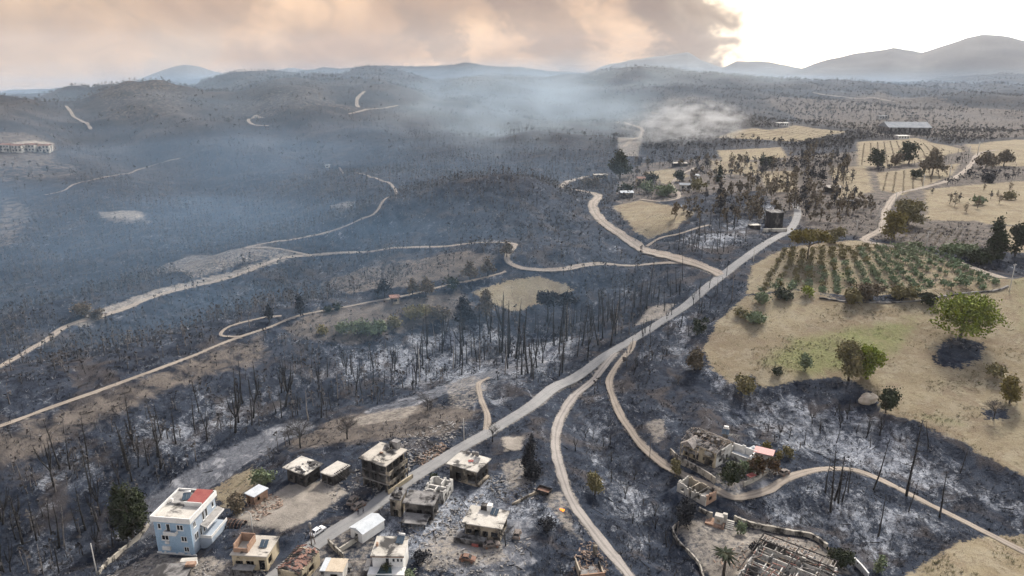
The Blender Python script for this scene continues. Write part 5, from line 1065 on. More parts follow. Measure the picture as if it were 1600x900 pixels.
def by_left(pts):
    pts = np.asarray(pts); return pts[np.argsort(pts[:, 0] / (pts[:, 1] * math.cos(PITCH) + (HC - pts[:, 2]) * math.sin(PITCH)))]
def burnt(poly, n, hlo, hhi, styles, label, group, seed, pale_f=0.0, name='burnt_tree', spots=None):
    rnd = random.Random(seed); pts = in_poly_px(poly, n, seed) if spots is None else gnd([s[0] for s in sorted(spots)], [s[1] for s in sorted(spots)]); spots = sorted(spots) if spots else None
    if spots is None: pts = by_left(pts)
    for k, q in enumerate(pts):
        st = rnd.choice(styles); i = rnd.randrange(4); tr, br = BT[st][i]
        if st != 'fork' and rnd.random() < pale_f: tr = pale_tr[i]
        hh = (rnd.uniform(hlo, hhi) if spots is None else spots[k][2] / vpm(q)) / 10.0; wd = max(.75, hh * rnd.uniform(.75, 1.15))
        if st == 'cypress': wd *= 1.25
        r = thing(name, (q[0], q[1], q[2]), rnd.uniform(0, 6.28), f'{label}, {nth(k + 1)} from the left', 'burnt tree', group); r.scale = (wd, wd, hh); r.rotation_euler = (rnd.gauss(0, .06), rnd.gauss(0, .06), rnd.uniform(0, 6.28))
        link('trunk', tr, r); link('branches', br, r)
burnt([(650, 540), (760, 520), (960, 500), (985, 535), (880, 590), (700, 600), (650, 580)], 62, 11, 19, ['pole', 'pine', 'pole', 'fork'], 'burnt trunk in the dense stand between ash slope and paved road', 'burnt trunks in the central stand', 3, .25)
burnt(None, 0, 0, 0, ['cypress'], 'black spire-like burnt cypress in the central stand', 'burnt cypress spires', 4, name='burnt_cypress', spots=[(784, 548, 88), (691, 552, 54), (806, 560, 76), (796, 552, 80), (818, 552, 70), (825, 583, 76), (866, 540, 64), (876, 535, 70), (886, 533, 60), (724, 540, 66)])
burnt([(50, 745), (280, 655), (420, 600), (450, 640), (310, 705), (190, 765), (100, 790)], 30, 9, 17, ['pole', 'pine', 'fork'], 'burnt trunk on the grey slope left of the blue house', 'burnt trunks on the left slope', 5)
burnt([(-10, 805), (160, 790), (235, 830), (160, 890), (-10, 910)], 26, 8, 15, ['pine', 'pole', 'fork'], 'burnt trunk in the dark gully at the lower left corner', 'burnt trunks in the lower left gully', 6, .1)
burnt([(430, 590), (640, 560), (700, 600), (580, 645), (430, 665)], 34, 7, 14, ['pine', 'pole', 'fork'], 'burnt trunk below the brown hill above the grey ash strip', 'burnt trunks below the brown hill', 7, .1)
burnt([(945, 560), (1080, 470), (1105, 500), (1040, 560), (980, 600), (950, 600)], 22, 4, 8, ['pine', 'fork'], 'burnt trunk on the ash slope right of the paved road', 'burnt trunks right of the road', 8)
burnt([(900, 470), (1080, 430), (1070, 465), (960, 515), (900, 520)], 40, 8, 14, ['pole', 'pine', 'pole'], 'burnt trunk in the blue-hazed strip left of the upper paved road', 'burnt trunks left of the upper road', 9)
burnt([(1040, 388), (1100, 350), (1200, 320), (1225, 345), (1160, 390), (1090, 405)], 40, 8, 13, ['pole', 'pine'], 'burnt trunk on the ash below the scorched pine wood', 'burnt trunks below the scorched wood', 10)
burnt(None, 0, 0, 0, ['pine', 'pole'], 'tall burnt trunk on the lower right ash slope', 'burnt trunks on the lower right slope', 11, spots=[(1298, 800, 95), (1304, 782, 70), (1310, 786, 62), (1316, 784, 60), (1365, 765, 80), (1416, 775, 120), (1468, 808, 70), (1372, 838, 66), (1420, 800, 50), (1290, 770, 50), (1325, 770, 50), (1500, 740, 40), (1450, 700, 42)])
burnt([(880, 690), (960, 640), (1030, 760), (1060, 890), (960, 800)], 14, 3, 6, ['pine', 'fork'], 'short burnt stem in the ashy gully between the two dirt roads', 'burnt stems in the gully', 12)
burnt([(1180, 650), (1330, 640), (1420, 690), (1340, 720), (1210, 690)], 22, 3, 6, ['fork', 'pine'], 'burnt bush stem on the ash bank below the field', 'burnt stems on the ash bank', 13)
burnt([(560, 405), (800, 384), (800, 378), (560, 398)], 12, 4, 7, ['pine'], 'burnt stem beside the long dirt track', 'burnt stems along the track', 14)
burnt([(1000, 500), (1110, 440), (1140, 425), (1150, 440), (1100, 490)], 16, 4, 8, ['pine', 'pole'], 'burnt roadside stem on the upper right verge of the paved road', 'burnt stems on the road verge', 15)
# scorched pines near the upper road
SCP = []
for k in range(5):
    rnd = random.Random(k + 90); V, F, tn = leaves(shape_lobes('pine' if k % 2 else 'round', 6.0, 12, rnd), 200, .48, 95 + k); SCP.append((np_mesh('crown', V, F, ['leaf_scorched', 'leaf_charred', 'leaf_scorched', 'leaf_scorched', 'leaf_charred'][k], tn), trunk_mb(5, 12, 'pine', rnd, .22).mesh('trunk', 'bark_burnt')))
def scorched(poly, n, lo, hi, label, group, seed):
    rnd = random.Random(seed)
    for k, q in enumerate(by_left(in_poly_px(poly, n, seed))):
        cm, tm = rnd.choice(SCP); s = rnd.uniform(lo, hi); r = thing('scorched_pine', (q[0], q[1], q[2]), rnd.uniform(0, 6.28), f'{label}, {nth(k + 1)} from the left', 'pine', group); r.scale = (s, s, s * rnd.uniform(.9, 1.15)); link('crown', cm, r); link('trunk', tm, r)
scorched([(1060, 335), (1110, 305), (1230, 290), (1330, 305), (1350, 335), (1290, 352), (1240, 342), (1150, 345)], 44, .75, 1.15, 'scorched brown pine in the wood around the upper paved road', 'scorched pines around the upper road', 31)
scorched([(980, 262), (1090, 250), (1180, 255), (1240, 270), (1180, 285), (1100, 265)], 30, .7, 1.1, 'scorched pine behind the hamlet', 'scorched pines behind the hamlet', 32)
scorched([(1240, 235), (1320, 225), (1340, 260), (1350, 300), (1260, 300)], 30, .9, 1.3, 'scorched pine in the dark wood left of the far striped fields', 'scorched pines left of the far fields', 33)
scorched([(1490, 335), (1620, 320), (1620, 300), (1470, 290), (1440, 300)], 14, .4, .7, 'low scorched bush between the plots beyond the orchard', 'scorched bushes between the plots', 34)
# ---------------------------------------------------------------- masses nobody could count: far burnt forest, brush, ash crumbs, field tufts
def zone_at(arr, x, y):
    r = np.hypot(x, y); a = np.arctan2(x, y); ia = np.clip(np.rint((a - AZ[0]) / (AZ[1] - AZ[0])).astype(int), 0, NA - 1); ir = np.clip(np.searchsorted(RR, r), 0, NR - 1); return arr.reshape(NR, NA)[ir, ia]
def template_mass(name, mat, pts, Vt, Ft, scale, tints, label, kind='stuff', lean=0.0, seed=1, variants=None):
    """copies of small templates joined into one mesh; pts n x 3, scale n x 2 (width, height)"""
    r = np.random.default_rng(seed); n = len(pts); Vs, Fs, Ts = [], [], []; base = 0
    vi = r.integers(0, len(Vt), n)
    for v in range(len(Vt)):
        m = vi == v; k = m.sum()
        if not k: continue
        A_ = np.asarray(Vt[v], float); ang = r.uniform(0, 6.28, k); c, s = np.cos(ang), np.sin(ang)
        X = (A_[None, :, 0] * c[:, None] - A_[None, :, 1] * s[:, None]) * scale[m, :1]; Y = (A_[None, :, 0] * s[:, None] + A_[None, :, 1] * c[:, None]) * scale[m, :1]; Z = A_[None, :, 2] * scale[m, 1:]
        lx, ly = r.normal(0, lean, (2, k)) if lean else (np.zeros(k), np.zeros(k)); X = X + Z * lx[:, None]; Y = Y + Z * ly[:, None]
        V = np.stack([X, Y, Z], -1) + pts[m][:, None, :]; nv = A_.shape[0]; F = np.asarray(Ft[v])[None] + (np.arange(k) * nv)[:, None, None] + base; base += k * nv
        Vs.append(V.reshape(-1, 3)); Fs.append(F.reshape(-1, 3)); Ts.append(np.repeat(tints[m], nv))
    me = np_mesh(name, np.vstack(Vs), np.vstack(Fs), mat, np.concatenate(Ts)); return tag(link(name, me), label, None, None, kind)
def stick_tree(seed, crown):
    r = np.random.default_rng(seed); V = []; F = []
    for k in range(3): a = 2.1 * k; V.append((.05 * math.cos(a), .05 * math.sin(a), 0))
    V.append((0, 0, 1)); F += [(0, 1, 3), (1, 2, 3), (2, 0, 3)]
    for _ in range(crown):
        c = np.array([0, 0, r.uniform(.35, .95)]); d = r.normal(size=3) * np.array([1, 1, .5]); d /= np.linalg.norm(d); w = np.cross(d, r.normal(size=3)); w /= np.linalg.norm(w); L = r.uniform(.18, .42) * (1.25 - c[2]); k = len(V); e = c + d * L
        V += [tuple(c), tuple(e + w * .10), tuple(e - w * .09 + d * .05)]; F.append((k, k + 1, k + 2))
    return V, F
def leaf_tree(seed, n):
    r = np.random.default_rng(seed); V = []; F = []
    for k in range(3): a = 2.1 * k; V.append((.03 * math.cos(a), .03 * math.sin(a), 0))
    V.append((0, 0, .8)); F += [(0, 1, 3), (1, 2, 3), (2, 0, 3)]
    for _ in range(n):
        d = r.normal(size=3); d /= np.linalg.norm(d); c = np.array([0, 0, .62]) + d * np.array([.30, .30, .34]) * r.random() ** .4; a = r.normal(size=3); a /= np.linalg.norm(a); b = np.cross(a, r.normal(size=3)); b /= np.linalg.norm(b); k = len(V); s = r.uniform(.12, .2)
        V += [tuple(c + a * s), tuple(c + b * s), tuple(c - a * s * .7 - b * s * .5)]; F.append((k, k + 1, k + 2))
    return V, F
def fan_points(n, a0, a1, r0, r1, seed, power=1.0):
    r = np.random.default_rng(seed); a = np.radians(r.uniform(a0, a1, n)); rad = np.exp(np.log(r0) + (np.log(r1) - np.log(r0)) * r.random(n) ** power); return np.sin(a) * rad, np.cos(a) * rad, rad
def off_road(x, y, m=1.0): return zone_at(near, x, y) > m
ST = [stick_tree(k, 7) for k in range(5)]; LT = [leaf_tree(k + 20, 9) for k in range(5)]
x, y, rad = fan_points(105000, -46, 40, 185, 3300, 5, .9)
keep = off_road(x, y, 2.0) & (zone_at(dry, x, y) < .3) & (zone_at(pale, x, y) < .5) & (RNG.random(len(x)) < np.where(zone_at(brown, x, y) > .4, .35, .95)); keep &= ~((np.degrees(np.arctan2(x, y)) > 12) & (rad < 700)); keep &= (zone_at(smoothash, x, y) < .3) & ((rad > 240) | (x < -70)); keep &= (rad > 420) | (RNG.random(len(x)) < np.where(rad < 330, .13, .4))
clump = fbm(x, y, 60, 3); keep &= clump > RNG.uniform(-1.1, .35, len(x)); x, y, rad = x[keep], y[keep], rad[keep]
h_s = RNG.uniform(3.0, 7.5, len(x)); sc = np.stack([h_s * RNG.uniform(.5, .9, len(x)), h_s], -1)
template_mass('burnt_forest', 'twig_brown', np.stack([x, y, hz(x, y) - .2], -1), [t_[0] for t_ in ST], [t_[1] for t_ in ST], sc, np.clip(RNG.random(len(x)) * .8 + .2 * clump[keep], 0, 1), 'burnt forest of thin bare trunks covering the far hillsides', lean=.05)
x, y, rad = fan_points(42000, -46, 46, 900, 4300, 6, .7); cl = fbm(x, y, 160, 3)
keep = (RNG.random(len(x)) < np.where((x < 0) & (rad < 1600), .3, 1)) & off_road(x, y, 3.0) & (zone_at(dry, x, y) < .3) & (zone_at(pale, x, y) < .4) & (cl > RNG.uniform(-.7, .7, len(x)) - .35 * (rad > 1900)); x, y, rad, cl = x[keep], y[keep], rad[keep], cl[keep]
h_s = RNG.uniform(4.5, 10.5, len(x)); sc = np.stack([h_s * RNG.uniform(.7, 1.1, len(x)), h_s], -1)
template_mass('pine_forest', 'leaf_far', np.stack([x, y, hz(x, y) - .3], -1), [t_[0] for t_ in LT], [t_[1] for t_ in LT], sc, np.clip(.3 + RNG.random(len(x)) * .7, 0, 1), 'scorched and dark pine forest on the far ridges')
x, y, rad = fan_points(15000, 8, 46, 640, 1900, 16, 1.0); cl = fbm(x, y, 90, 3)
keep = off_road(x, y, 3.0) & (zone_at(dry, x, y) < .2) & (zone_at(pale, x, y) < .3) & (cl > RNG.uniform(-.4, .8, len(x))); x, y, rad, cl = x[keep], y[keep], rad[keep], cl[keep]
h_s = RNG.uniform(3.5, 8, len(x)); sc = np.stack([h_s * RNG.uniform(.8, 1.2, len(x)), h_s], -1)
template_mass('upland_wood', 'leaf_charred', np.stack([x, y, hz(x, y) - .3], -1), [t_[0] for t_ in LT], [t_[1] for t_ in LT], sc, np.clip(RNG.random(len(x)), 0, 1), 'dark scorched woodland between the far fields')
pw = np.vstack([in_poly_px([(1040, 345), (1100, 312), (1230, 285), (1340, 300), (1370, 335), (1300, 355), (1240, 345), (1150, 355)], 130, 71), in_poly_px([(960, 300), (1000, 262), (1100, 250), (1260, 240), (1330, 262), (1240, 300), (1100, 305)], 90, 72)])
pw = pw[off_road(pw[:, 0], pw[:, 1], 2.0)]; h_s = RNG.uniform(4, 11, len(pw)); LT2 = [leaf_tree(k + 40, 26) for k in range(5)]
template_mass('scorched_undergrowth', 'leaf_scorched', pw - np.array([0, 0, .3]), [t_[0] for t_ in LT2], [t_[1] for t_ in LT2], np.stack([h_s * .8, h_s], -1), RNG.random(len(pw)), 'scorched saplings and undergrowth filling the wood around the upper road')
# burnt brush close by
def brush(seed, n, spread):
    r = np.random.default_rng(seed); V = []; F = []
    for _ in range(n):
        a = r.uniform(0, 6.28); d = np.array([math.cos(a) * spread, math.sin(a) * spread, 1.0]) * r.uniform(.6, 1.1); o = np.array([r.uniform(-.25, .25), r.uniform(-.25, .25), 0]); w = np.cross(d, [0, 0, 1]); w = w / (np.linalg.norm(w) + 1e-6) * .07; k = len(V); V += [tuple(o - w), tuple(o + w), tuple(o + d)]; F.append((k, k + 1, k + 2))
    return V, F
BR = [brush(k, 7, .9) for k in range(6)]
x, y, rad = fan_points(90000, -47, 47, 112, 560, 9, 1.0); cl = fbm(x, y, 14, 3)
keep = off_road(x, y, .1) & (zone_at(dry, x, y) < .35) & (zone_at(pale, x, y) < .4) & (zone_at(smoothash, x, y) < .35) & (zone_at(pad, x, y) < .3) & (cl > RNG.uniform(-.9, .7, len(x))); x, y, rad = x[keep], y[keep], rad[keep]
h_s = RNG.uniform(.35, 1.25, len(x)) ** 1.2 * np.clip(rad / 260, .75, 1.5); sc = np.stack([h_s * RNG.uniform(.7, 1.2, len(x)), h_s], -1)
nb_ = len(x) // 5
template_mass('burnt_brush', 'leaf_charred', np.stack([x, y, hz(x, y) - .08], -1)[nb_:], [t_[0] for t_ in BR], [t_[1] for t_ in BR], sc[nb_:], np.clip(RNG.random(len(x)), 0, 1)[nb_:], 'charred brush and stubble on the burnt slopes', lean=.2)
plain('ash_stem', (.16, .16, .17), (.36, .36, .37), 1.5, .95, bump=0)
template_mass('ash_grey_brush', 'ash_stem', np.stack([x, y, hz(x, y) - .08], -1)[:nb_], [t_[0] for t_ in BR], [t_[1] for t_ in BR], sc[:nb_] * .8, np.ones(len(x))[:nb_], 'ash-grey dead brush on the burnt slopes', lean=.3)
# fallen stems lying on the ash
x, y, rad = fan_points(1500, -45, 45, 115, 420, 19, 1.0); keep = off_road(x, y, 1.5) & (zone_at(dry, x, y) < .2) & (zone_at(pad, x, y) < .1) & (zone_at(pale, x, y) < .5); x, y = x[keep], y[keep]; mb = MB(); rnd = random.Random(3)
for k in range(len(x)):
    L = rnd.uniform(1.0, 4.5); a = rnd.uniform(0, 6.28); x2, y2 = x[k] + L * math.cos(a), y[k] + L * math.sin(a); mb.tube([(x[k], y[k], float(hz(x[k], y[k])) + .12), (x2, y2, float(hz(x2, y2)) + .15)], [rnd.uniform(.07, .16), .04], 4, False)
tag(mb.build('fallen_stems', 'bark_burnt'), 'fallen charred stems scattered over the ash', kind='stuff')
leafmat('field_weed', (.05, .052, .025), (.17, .145, .075), (.10, .105, .045))
# tufts on the dry fields
x, y, rad = fan_points(60000, 10, 46, 150, 460, 29, 1.0); cl = fbm(x, y, 9, 3)
keep = off_road(x, y, .6) & (zone_at(dry, x, y) > .6) & (cl > RNG.uniform(-.1, .9, len(x))); x, y = x[keep], y[keep]; h_s = RNG.uniform(.15, .65, len(x)); sc = np.stack([h_s * 1.5, h_s], -1)
template_mass('field_tufts', 'field_weed', np.stack([x, y, hz(x, y) - .03], -1), [t_[0] for t_ in BR], [t_[1] for t_ in BR], sc, RNG.random(len(x)), 'small weeds and grass tufts on the dry field', lean=.2)
# bare furrows of vines or stubble in the far striped plots
def furrows(poly, n, label, mat='leaf_scorched', cross=None):
    A_ = poly_px(poly); c = A_.mean(0); e = A_[1] - A_[0]; L = np.linalg.norm(e); e = e / L; nv = np.array([-e[1], e[0]]); ext = (A_ - c) @ nv; lo, hi = ext.min(), ext.max(); r = np.random.default_rng(n); V = []
    for k in range(n):
        o = lo + (hi - lo) * (k + .5) / n; s = np.arange(-150, 150, 1.6); q = c + nv * o + e * s[:, None] + r.normal(0, .25, (len(s), 2)); V.append(q[inside(q[:, 0], q[:, 1], A_)])
    q = np.vstack(V); h_s = r.uniform(.5, 1.2, len(q)); template_mass('furrow_rows', mat, np.stack([q[:, 0], q[:, 1], hz(q[:, 0], q[:, 1]) - .1], -1), [t_[0] for t_ in BR], [t_[1] for t_ in BR], np.stack([h_s * 1.6, h_s], -1), r.random(len(q)), label)
furrows([(1372, 298), (1380, 270), (1440, 264), (1492, 258), (1480, 275), (1410, 303)], 9, 'dark rows of vines in the striped far plot')
furrows([(1340, 258), (1345, 225), (1425, 218), (1480, 235), (1390, 260)], 12, 'dark rows across the farther striped plot')
furrows([(1392, 385), (1422, 355), (1535, 360), (1520, 380), (1450, 389)], 9, 'dark furrows in the brown ploughed plot')
furrows([(1200, 300), (1205, 270), (1250, 268), (1243, 298)], 6, 'dark rows in the plot behind the scorched wood')
furrows([(1120, 216), (1240, 198), (1320, 206), (1250, 220)], 8, 'rows of low trees in the far pale plots')
# ---------------------------------------------------------------- walls, poles, vehicles, people, small things
def wall_line(name, label, pts, h, th, mat, posts=0, cat='wall'):
    q = catmull(gnd([p[0] for p in pts], [p[1] for p in pts])[:, :2], 1.6); z = hz(q[:, 0], q[:, 1]); z = np.convolve(np.pad(z, 2, mode='edge'), np.ones(5) / 5, 'valid'); z = z + .16 * fbm(q[:, 0], q[:, 1], 3.5, 2); d = np.gradient(q, axis=0); d /= np.linalg.norm(d, axis=1)[:, None]; nr = np.stack([-d[:, 1], d[:, 0]], -1) * th / 2
    c = q[0]; r = thing(name, (c[0], c[1], z[0]), 0, label, cat); vs = []; fs = []
    for i in range(len(q)):
        for s, zz in ((1, -1.0), (1, h), (-1, h), (-1, -1.0)): vs.append((q[i, 0] + s * nr[i, 0] - c[0], q[i, 1] + s * nr[i, 1] - c[1], z[i] + zz - z[0]))
    for i in range(len(q) - 1):
        for j in range(4): a = i * 4 + j; b = i * 4 + (j + 1) % 4; fs.append((a, b, b + 4, a + 4))
    fs += [(3, 2, 1, 0), tuple(len(vs) - 4 + k for k in range(4))]; MB().add(vs, fs).build('wall_run', mat, r)
    cp = MB(); vs = []; fs2 = []
    for i in range(len(q)):
        for s, zz in ((1.3, h + .003), (1.3, h + .12), (-1.3, h + .12), (-1.3, h + .003)): vs.append((q[i, 0] + s * nr[i, 0] - c[0], q[i, 1] + s * nr[i, 1] - c[1], z[i] + zz - z[0]))
    cp.add(vs, fs); cp.build('coping', mat, r)
    for k in range(posts):
        i = int((k + .5) / posts * len(q)); x, y, zz = q[i, 0] - c[0], q[i, 1] - c[1], z[i] - z[0]; MB().box(x - .2, x + .2, y - .2, y + .2, zz - 1, zz + h + .5).build('post', mat, r)
    return r
wall_line('garden_wall', 'long cream retaining wall running down to the left of the blue house', [(155, 898), (178, 876), (205, 852), (233, 822)], 1.0, .35, 'old_wall', 5)
wall_line('garden_wall', 'cream garden wall curving below the burnt villa', [(1047, 712), (1060, 722), (1085, 735), (1117, 756)], 1.9, .3, 'old_wall')
wall_line('garden_wall', 'short cream wall with planter at the right of the villa garden', [(1162, 760), (1183, 750), (1200, 739)], 1.2, .3, 'old_wall')
wall_line('garden_wall', 'pale wall along the upper side of the compound above the collapsed house', [(1147, 813), (1170, 823), (1210, 832), (1240, 836), (1265, 840), (1292, 858)], 1.4, .5, 'old_wall')
wall_line('garden_wall', 'short pale wall left of the white cube in the compound', [(1092, 798), (1104, 804), (1113, 809)], 1.2, .4, 'old_wall')
wall_line('garden_wall', 'curved retaining wall along the left side of the compound', [(1063, 816), (1051, 830), (1058, 846), (1075, 864), (1092, 884), (1099, 906)], .8, .3, 'old_wall')
wall_line('garden_wall', 'white wall end at the lower right of the collapsed house', [(1333, 880), (1345, 892), (1356, 904)], 1.5, .3, 'white_paint')
wall_line('garden_wall', 'cream garden wall on the left of the small yard below the barn', [(513, 849), (522, 859), (537, 873)], 1.3, .3, 'old_wall')
wall_line('garden_wall', 'cream garden wall leading from the yard up to the white barn', [(531, 864), (551, 850), (573, 837)], 1.3, .3, 'old_wall')
wall_line('garden_wall', 'low roadside wall in front of the three-storey ruin', [(607, 773), (625, 761), (645, 747)], 1.2, .3, 'tan_wall')
wall_line('field_wall', 'dark dry-stone bank along the lower edge of the orchard', [(1280, 466), (1340, 473), (1430, 471), (1500, 460), (1556, 455), (1575, 448)], .5, .6, 'charred_concrete')
wall_line('garden_wall', 'broken tan wall in the burnt yard right of the road', [(800, 790), (830, 775), (842, 770)], .7, .3, 'sooty_tan')
def stand(name, px, py, top, label, mat='pole_concrete', arm='cross', cat='pole', rr_=.13):
    q = P(px, py); Hh = (py - top) / vpm(q); r = thing(name, (q[0], q[1], q[2]), random.Random(px).uniform(-.6, .6), label, cat)
    k = max(1.0, np.hypot(q[0], q[1]) / 280); MB().tube([(0, 0, -.6), (0, 0, Hh * .5), (0, 0, Hh)], [rr_ * 1.25 * k, rr_ * k, rr_ * .7 * k], 8).build('mast', mat, r, True)
    if arm == 'cross':
        MB().box(-1.0, 1.0, -.07, .07, Hh - .6, Hh - .45).build('crossarm', mat, r)
        for x in (-.85, 0, .85): MB().tube([(x, 0, Hh - .447), (x, 0, Hh - .15)], [.07, .05], 6).build('insulator', 'white_paint', r)
    elif arm == 'lamp': MB().tube([(0, 0, Hh), (-.5, 0, Hh + .6), (-1.3, 0, Hh + .5), (-2.2, 0, Hh - .4)], [.09, .08, .08, .07], 6).build('lamp_arm', mat, r, True); MB().tube([(-2.15, 0, Hh - .35), (-2.6, 0, Hh - .8)], [.16, .12], 6).build('lamp_head', 'white_paint', r)
    elif arm == 'box': MB().tube([(0, 0, Hh - .1), (0, 0, Hh + .9)], [.38, .38], 8).build('transformer', 'charred_concrete', r, True); MB().tube([(1.0, .3, -.6), (.15, 0, Hh - .3)], [.13, .1], 6).build('brace', mat, r)
    return r
stand('utility_pole', 1577, 456, 412, 'white concrete utility pole at the right end of the orchard'); stand('utility_pole', 1446, 392, 361, 'pale utility pole behind the middle of the orchard'); stand('utility_pole', 1337, 369, 343, 'pole with crossarm left of the upland road bend'); stand('utility_pole', 1177, 409, 386, 'small pole beside the upper paved road at the orchard', 'pole_concrete', 'none')
stand('utility_pole', 1371, 355, 325, 'utility pole in the scorched wood at the road bend'); stand('utility_pole', 1398, 322, 300, 'utility pole beside the upland road below the striped plot'); stand('utility_pole', 1442, 291, 272, 'utility pole at the corner of the striped plot'); stand('utility_pole', 1483, 279, 258, 'utility pole on the left verge of the upland road'); stand('utility_pole', 1513, 246, 228, 'left pole of the pair on the far crest'); stand('utility_pole', 1527, 243, 222, 'right pole of the pair on the far crest')
stand('utility_pole', 725, 688, 655, 'pale pole beside the paved road above the whitish slab house', 'pole_concrete', 'none'); stand('utility_pole', 656, 596, 546, 'pale grey pole among the burnt trunks below the brown hill', 'pole_concrete', 'none'); stand('utility_pole', 964, 521, 500, 'pale pole left of the paved road at the upper verge', 'pole_concrete', 'none'); stand('utility_pole', 487, 853, 824, 'dark twin-legged pole with a drum on top beside the white car', 'pole_wood', 'box'); stand('utility_pole', 1057, 851, 818, 'dark slim pole at the left corner of the compound', 'pole_wood', 'none', rr_=.1); stand('utility_pole', 1015, 718, 680, 'thin dark pole where the dirt road meets the villa', 'pole_wood', 'none', rr_=.1); stand('utility_pole', 152, 900, 850, 'thin pale pole at the lower left corner', 'pole_concrete', 'none')
stand('street_lamp', 395, 832, 804, 'street lamp with a long curved arm on the sandy yard', 'pole_concrete', 'lamp', 'street lamp')
stand('utility_pole', 1143, 470, 425, 'thin burnt pole beside the upper paved road', 'pole_wood', 'none', rr_=.1); stand('utility_pole', 1250, 700, 690, 'short stump pole on the ash bank', 'pole_wood', 'none')
# cars
def car(px, py, rz, label, paint='car_paint', burnt_=False, name='car', L=4.3):
    q = P(px, py); r = thing(name, (q[0], q[1], q[2] + .12), rz, label, 'car'); k = L / 4.3
    prof = [(-2.15, .35), (-2.15, .75), (-1.95, .92), (-1.25, .98), (1.05, .92), (1.95, .78), (2.15, .55), (2.15, .35)]; vs = []; 
    for s in (-1, 1): vs += [(x * k, s * .86 * (1 if abs(x) < 1.9 else .9), z) for x, z in prof]
    n = len(prof); fs = [tuple(range(n)), tuple(range(2 * n - 1, n - 1, -1))] + [(i, i + n, (i + 1) % n + n, (i + 1) % n) for i in range(n)]; MB().add(vs, fs).build('body', paint, r)
    roof = [(-1.75, .96), (-1.15, 1.40), (.25, 1.43), (1.0, .93)]; mb = MB(); vs = []
    for s in (-1, 1): vs += [(x * k, s * (.82 if z < 1.2 else .62), z) for x, z in roof]
    mb.add(vs, [(1, 5, 6, 2)] + [(0, 1, 2, 3), (7, 6, 5, 4)] + [(0, 4, 5, 1), (2, 6, 7, 3)]); mb.build('cabin', paint, r)
    gm = 'rubber' if burnt_ else 'glass'
    for s in (-1, 1):
        f = lambda x, z: (x * k, s * (.82 - .2 * (z - .96) / .45 + .012), z)
        mb = MB(); mb.add([f(-1.45, 1.0), f(-1.05, 1.33), f(-.45, 1.35), f(-.45, 1.0)], [(0, 1, 2, 3)]); mb.build('side_window', gm, r); mb = MB(); mb.add([f(-.38, 1.0), f(-.38, 1.35), f(.2, 1.36), f(.72, 1.0)], [(0, 1, 2, 3)]); mb.build('side_window', gm, r)
    mb = MB(); mb.add([(.98 * k, -.72, .965), (.98 * k, .72, .965), (.32 * k, .56, 1.40), (.32 * k, -.56, 1.40)], [(0, 1, 2, 3)]); mb.build('windscreen', gm, r); mb = MB(); mb.add([(-1.72 * k, -.70, 1.0), (-1.72 * k, .70, 1.0), (-1.22 * k, .56, 1.375), (-1.22 * k, -.56, 1.375)], [(0, 1, 2, 3)]); mb.build('rear_window', gm, r)
    for x in (-1.3, 1.3):
        for s in (-1, 1): w_ = MB(); w_.tube([(x * k, s * .70, .2), (x * k, s * .90, .2)], [.33, .33], 12); wh = w_.build('wheel', 'rubber' if not burnt_ else 'rust_metal', r); rm = MB(); rm.tube([(x * k, s * .901, .2), (x * k, s * .915, .2)], [.2, .2], 10); rm.build('rim', 'steel_sheet' if not burnt_ else 'rust_metal', wh)
    if not burnt_:
        for s in (-1, 1): MB().box(2.1 * k, 2.165 * k, s * .6 - .16, s * .6 + .16, .55, .68).build('headlight', 'glass', r); MB().box(-2.165 * k, -2.12 * k, s * .62 - .12, s * .62 + .12, .62, .78).build('tail_light', 'red_sheet', r)
    return r
hd = math.atan2(*(P(520, 832) - P(470, 868))[1::-1])
car(497, 833, hd, 'white saloon car parked on the edge of the paved road')
car(551, 785, hd + .3, 'burnt silver car wreck below the three-storey ruin', 'burnt_metal', True, 'car_wreck'); car(561, 793, hd - .1, 'grey burnt car wreck nearer the road below the silver one', 'burnt_metal', True, 'car_wreck'); car(768, 854, hd - .8, 'dark burnt car wreck in front of the cream slab house', 'burnt_metal', True, 'car_wreck'); car(731, 876, hd - 1.2, 'red-brown burnt car wreck in the ashy yard', 'rust_metal', True, 'car_wreck', 3.8); car(808, 838, hd + .4, 'pale burnt car frame right of the cream slab house', 'burnt_metal', True, 'car_wreck', 3.8); car(1225, 741, .6, 'burnt car wreck at the villa driveway', 'burnt_metal', True, 'car_wreck', 3.8); car(536, 890, .2, 'dark car under the shed roof at the lower edge', 'dark_metal', False, 'car', 4.0)
q = P(850, 771); r = thing('burnt_trailer', (q[0], q[1], q[2]), -.5, 'rusty open trailer bed beside the dirt road', 'trailer'); MB().box(-1.9, 1.9, -1.2, 1.2, .7, .85).build('bed', 'rust_metal', r)
for a in ((-1.9, 1.9, -1.28, -1.203), (-1.9, 1.9, 1.203, 1.28), (-1.98, -1.903, -1.28, 1.28), (1.903, 1.98, -1.28, 1.28)): MB().box(*a, .7, 1.5).build('side_board', 'charred_wood', r)
for s in (-1, 1): w_ = MB(); w_.tube([(0, s * .95, .35), (0, s * 1.15, .35)], [.38, .38], 10); w_.build('wheel', 'rubber', r)
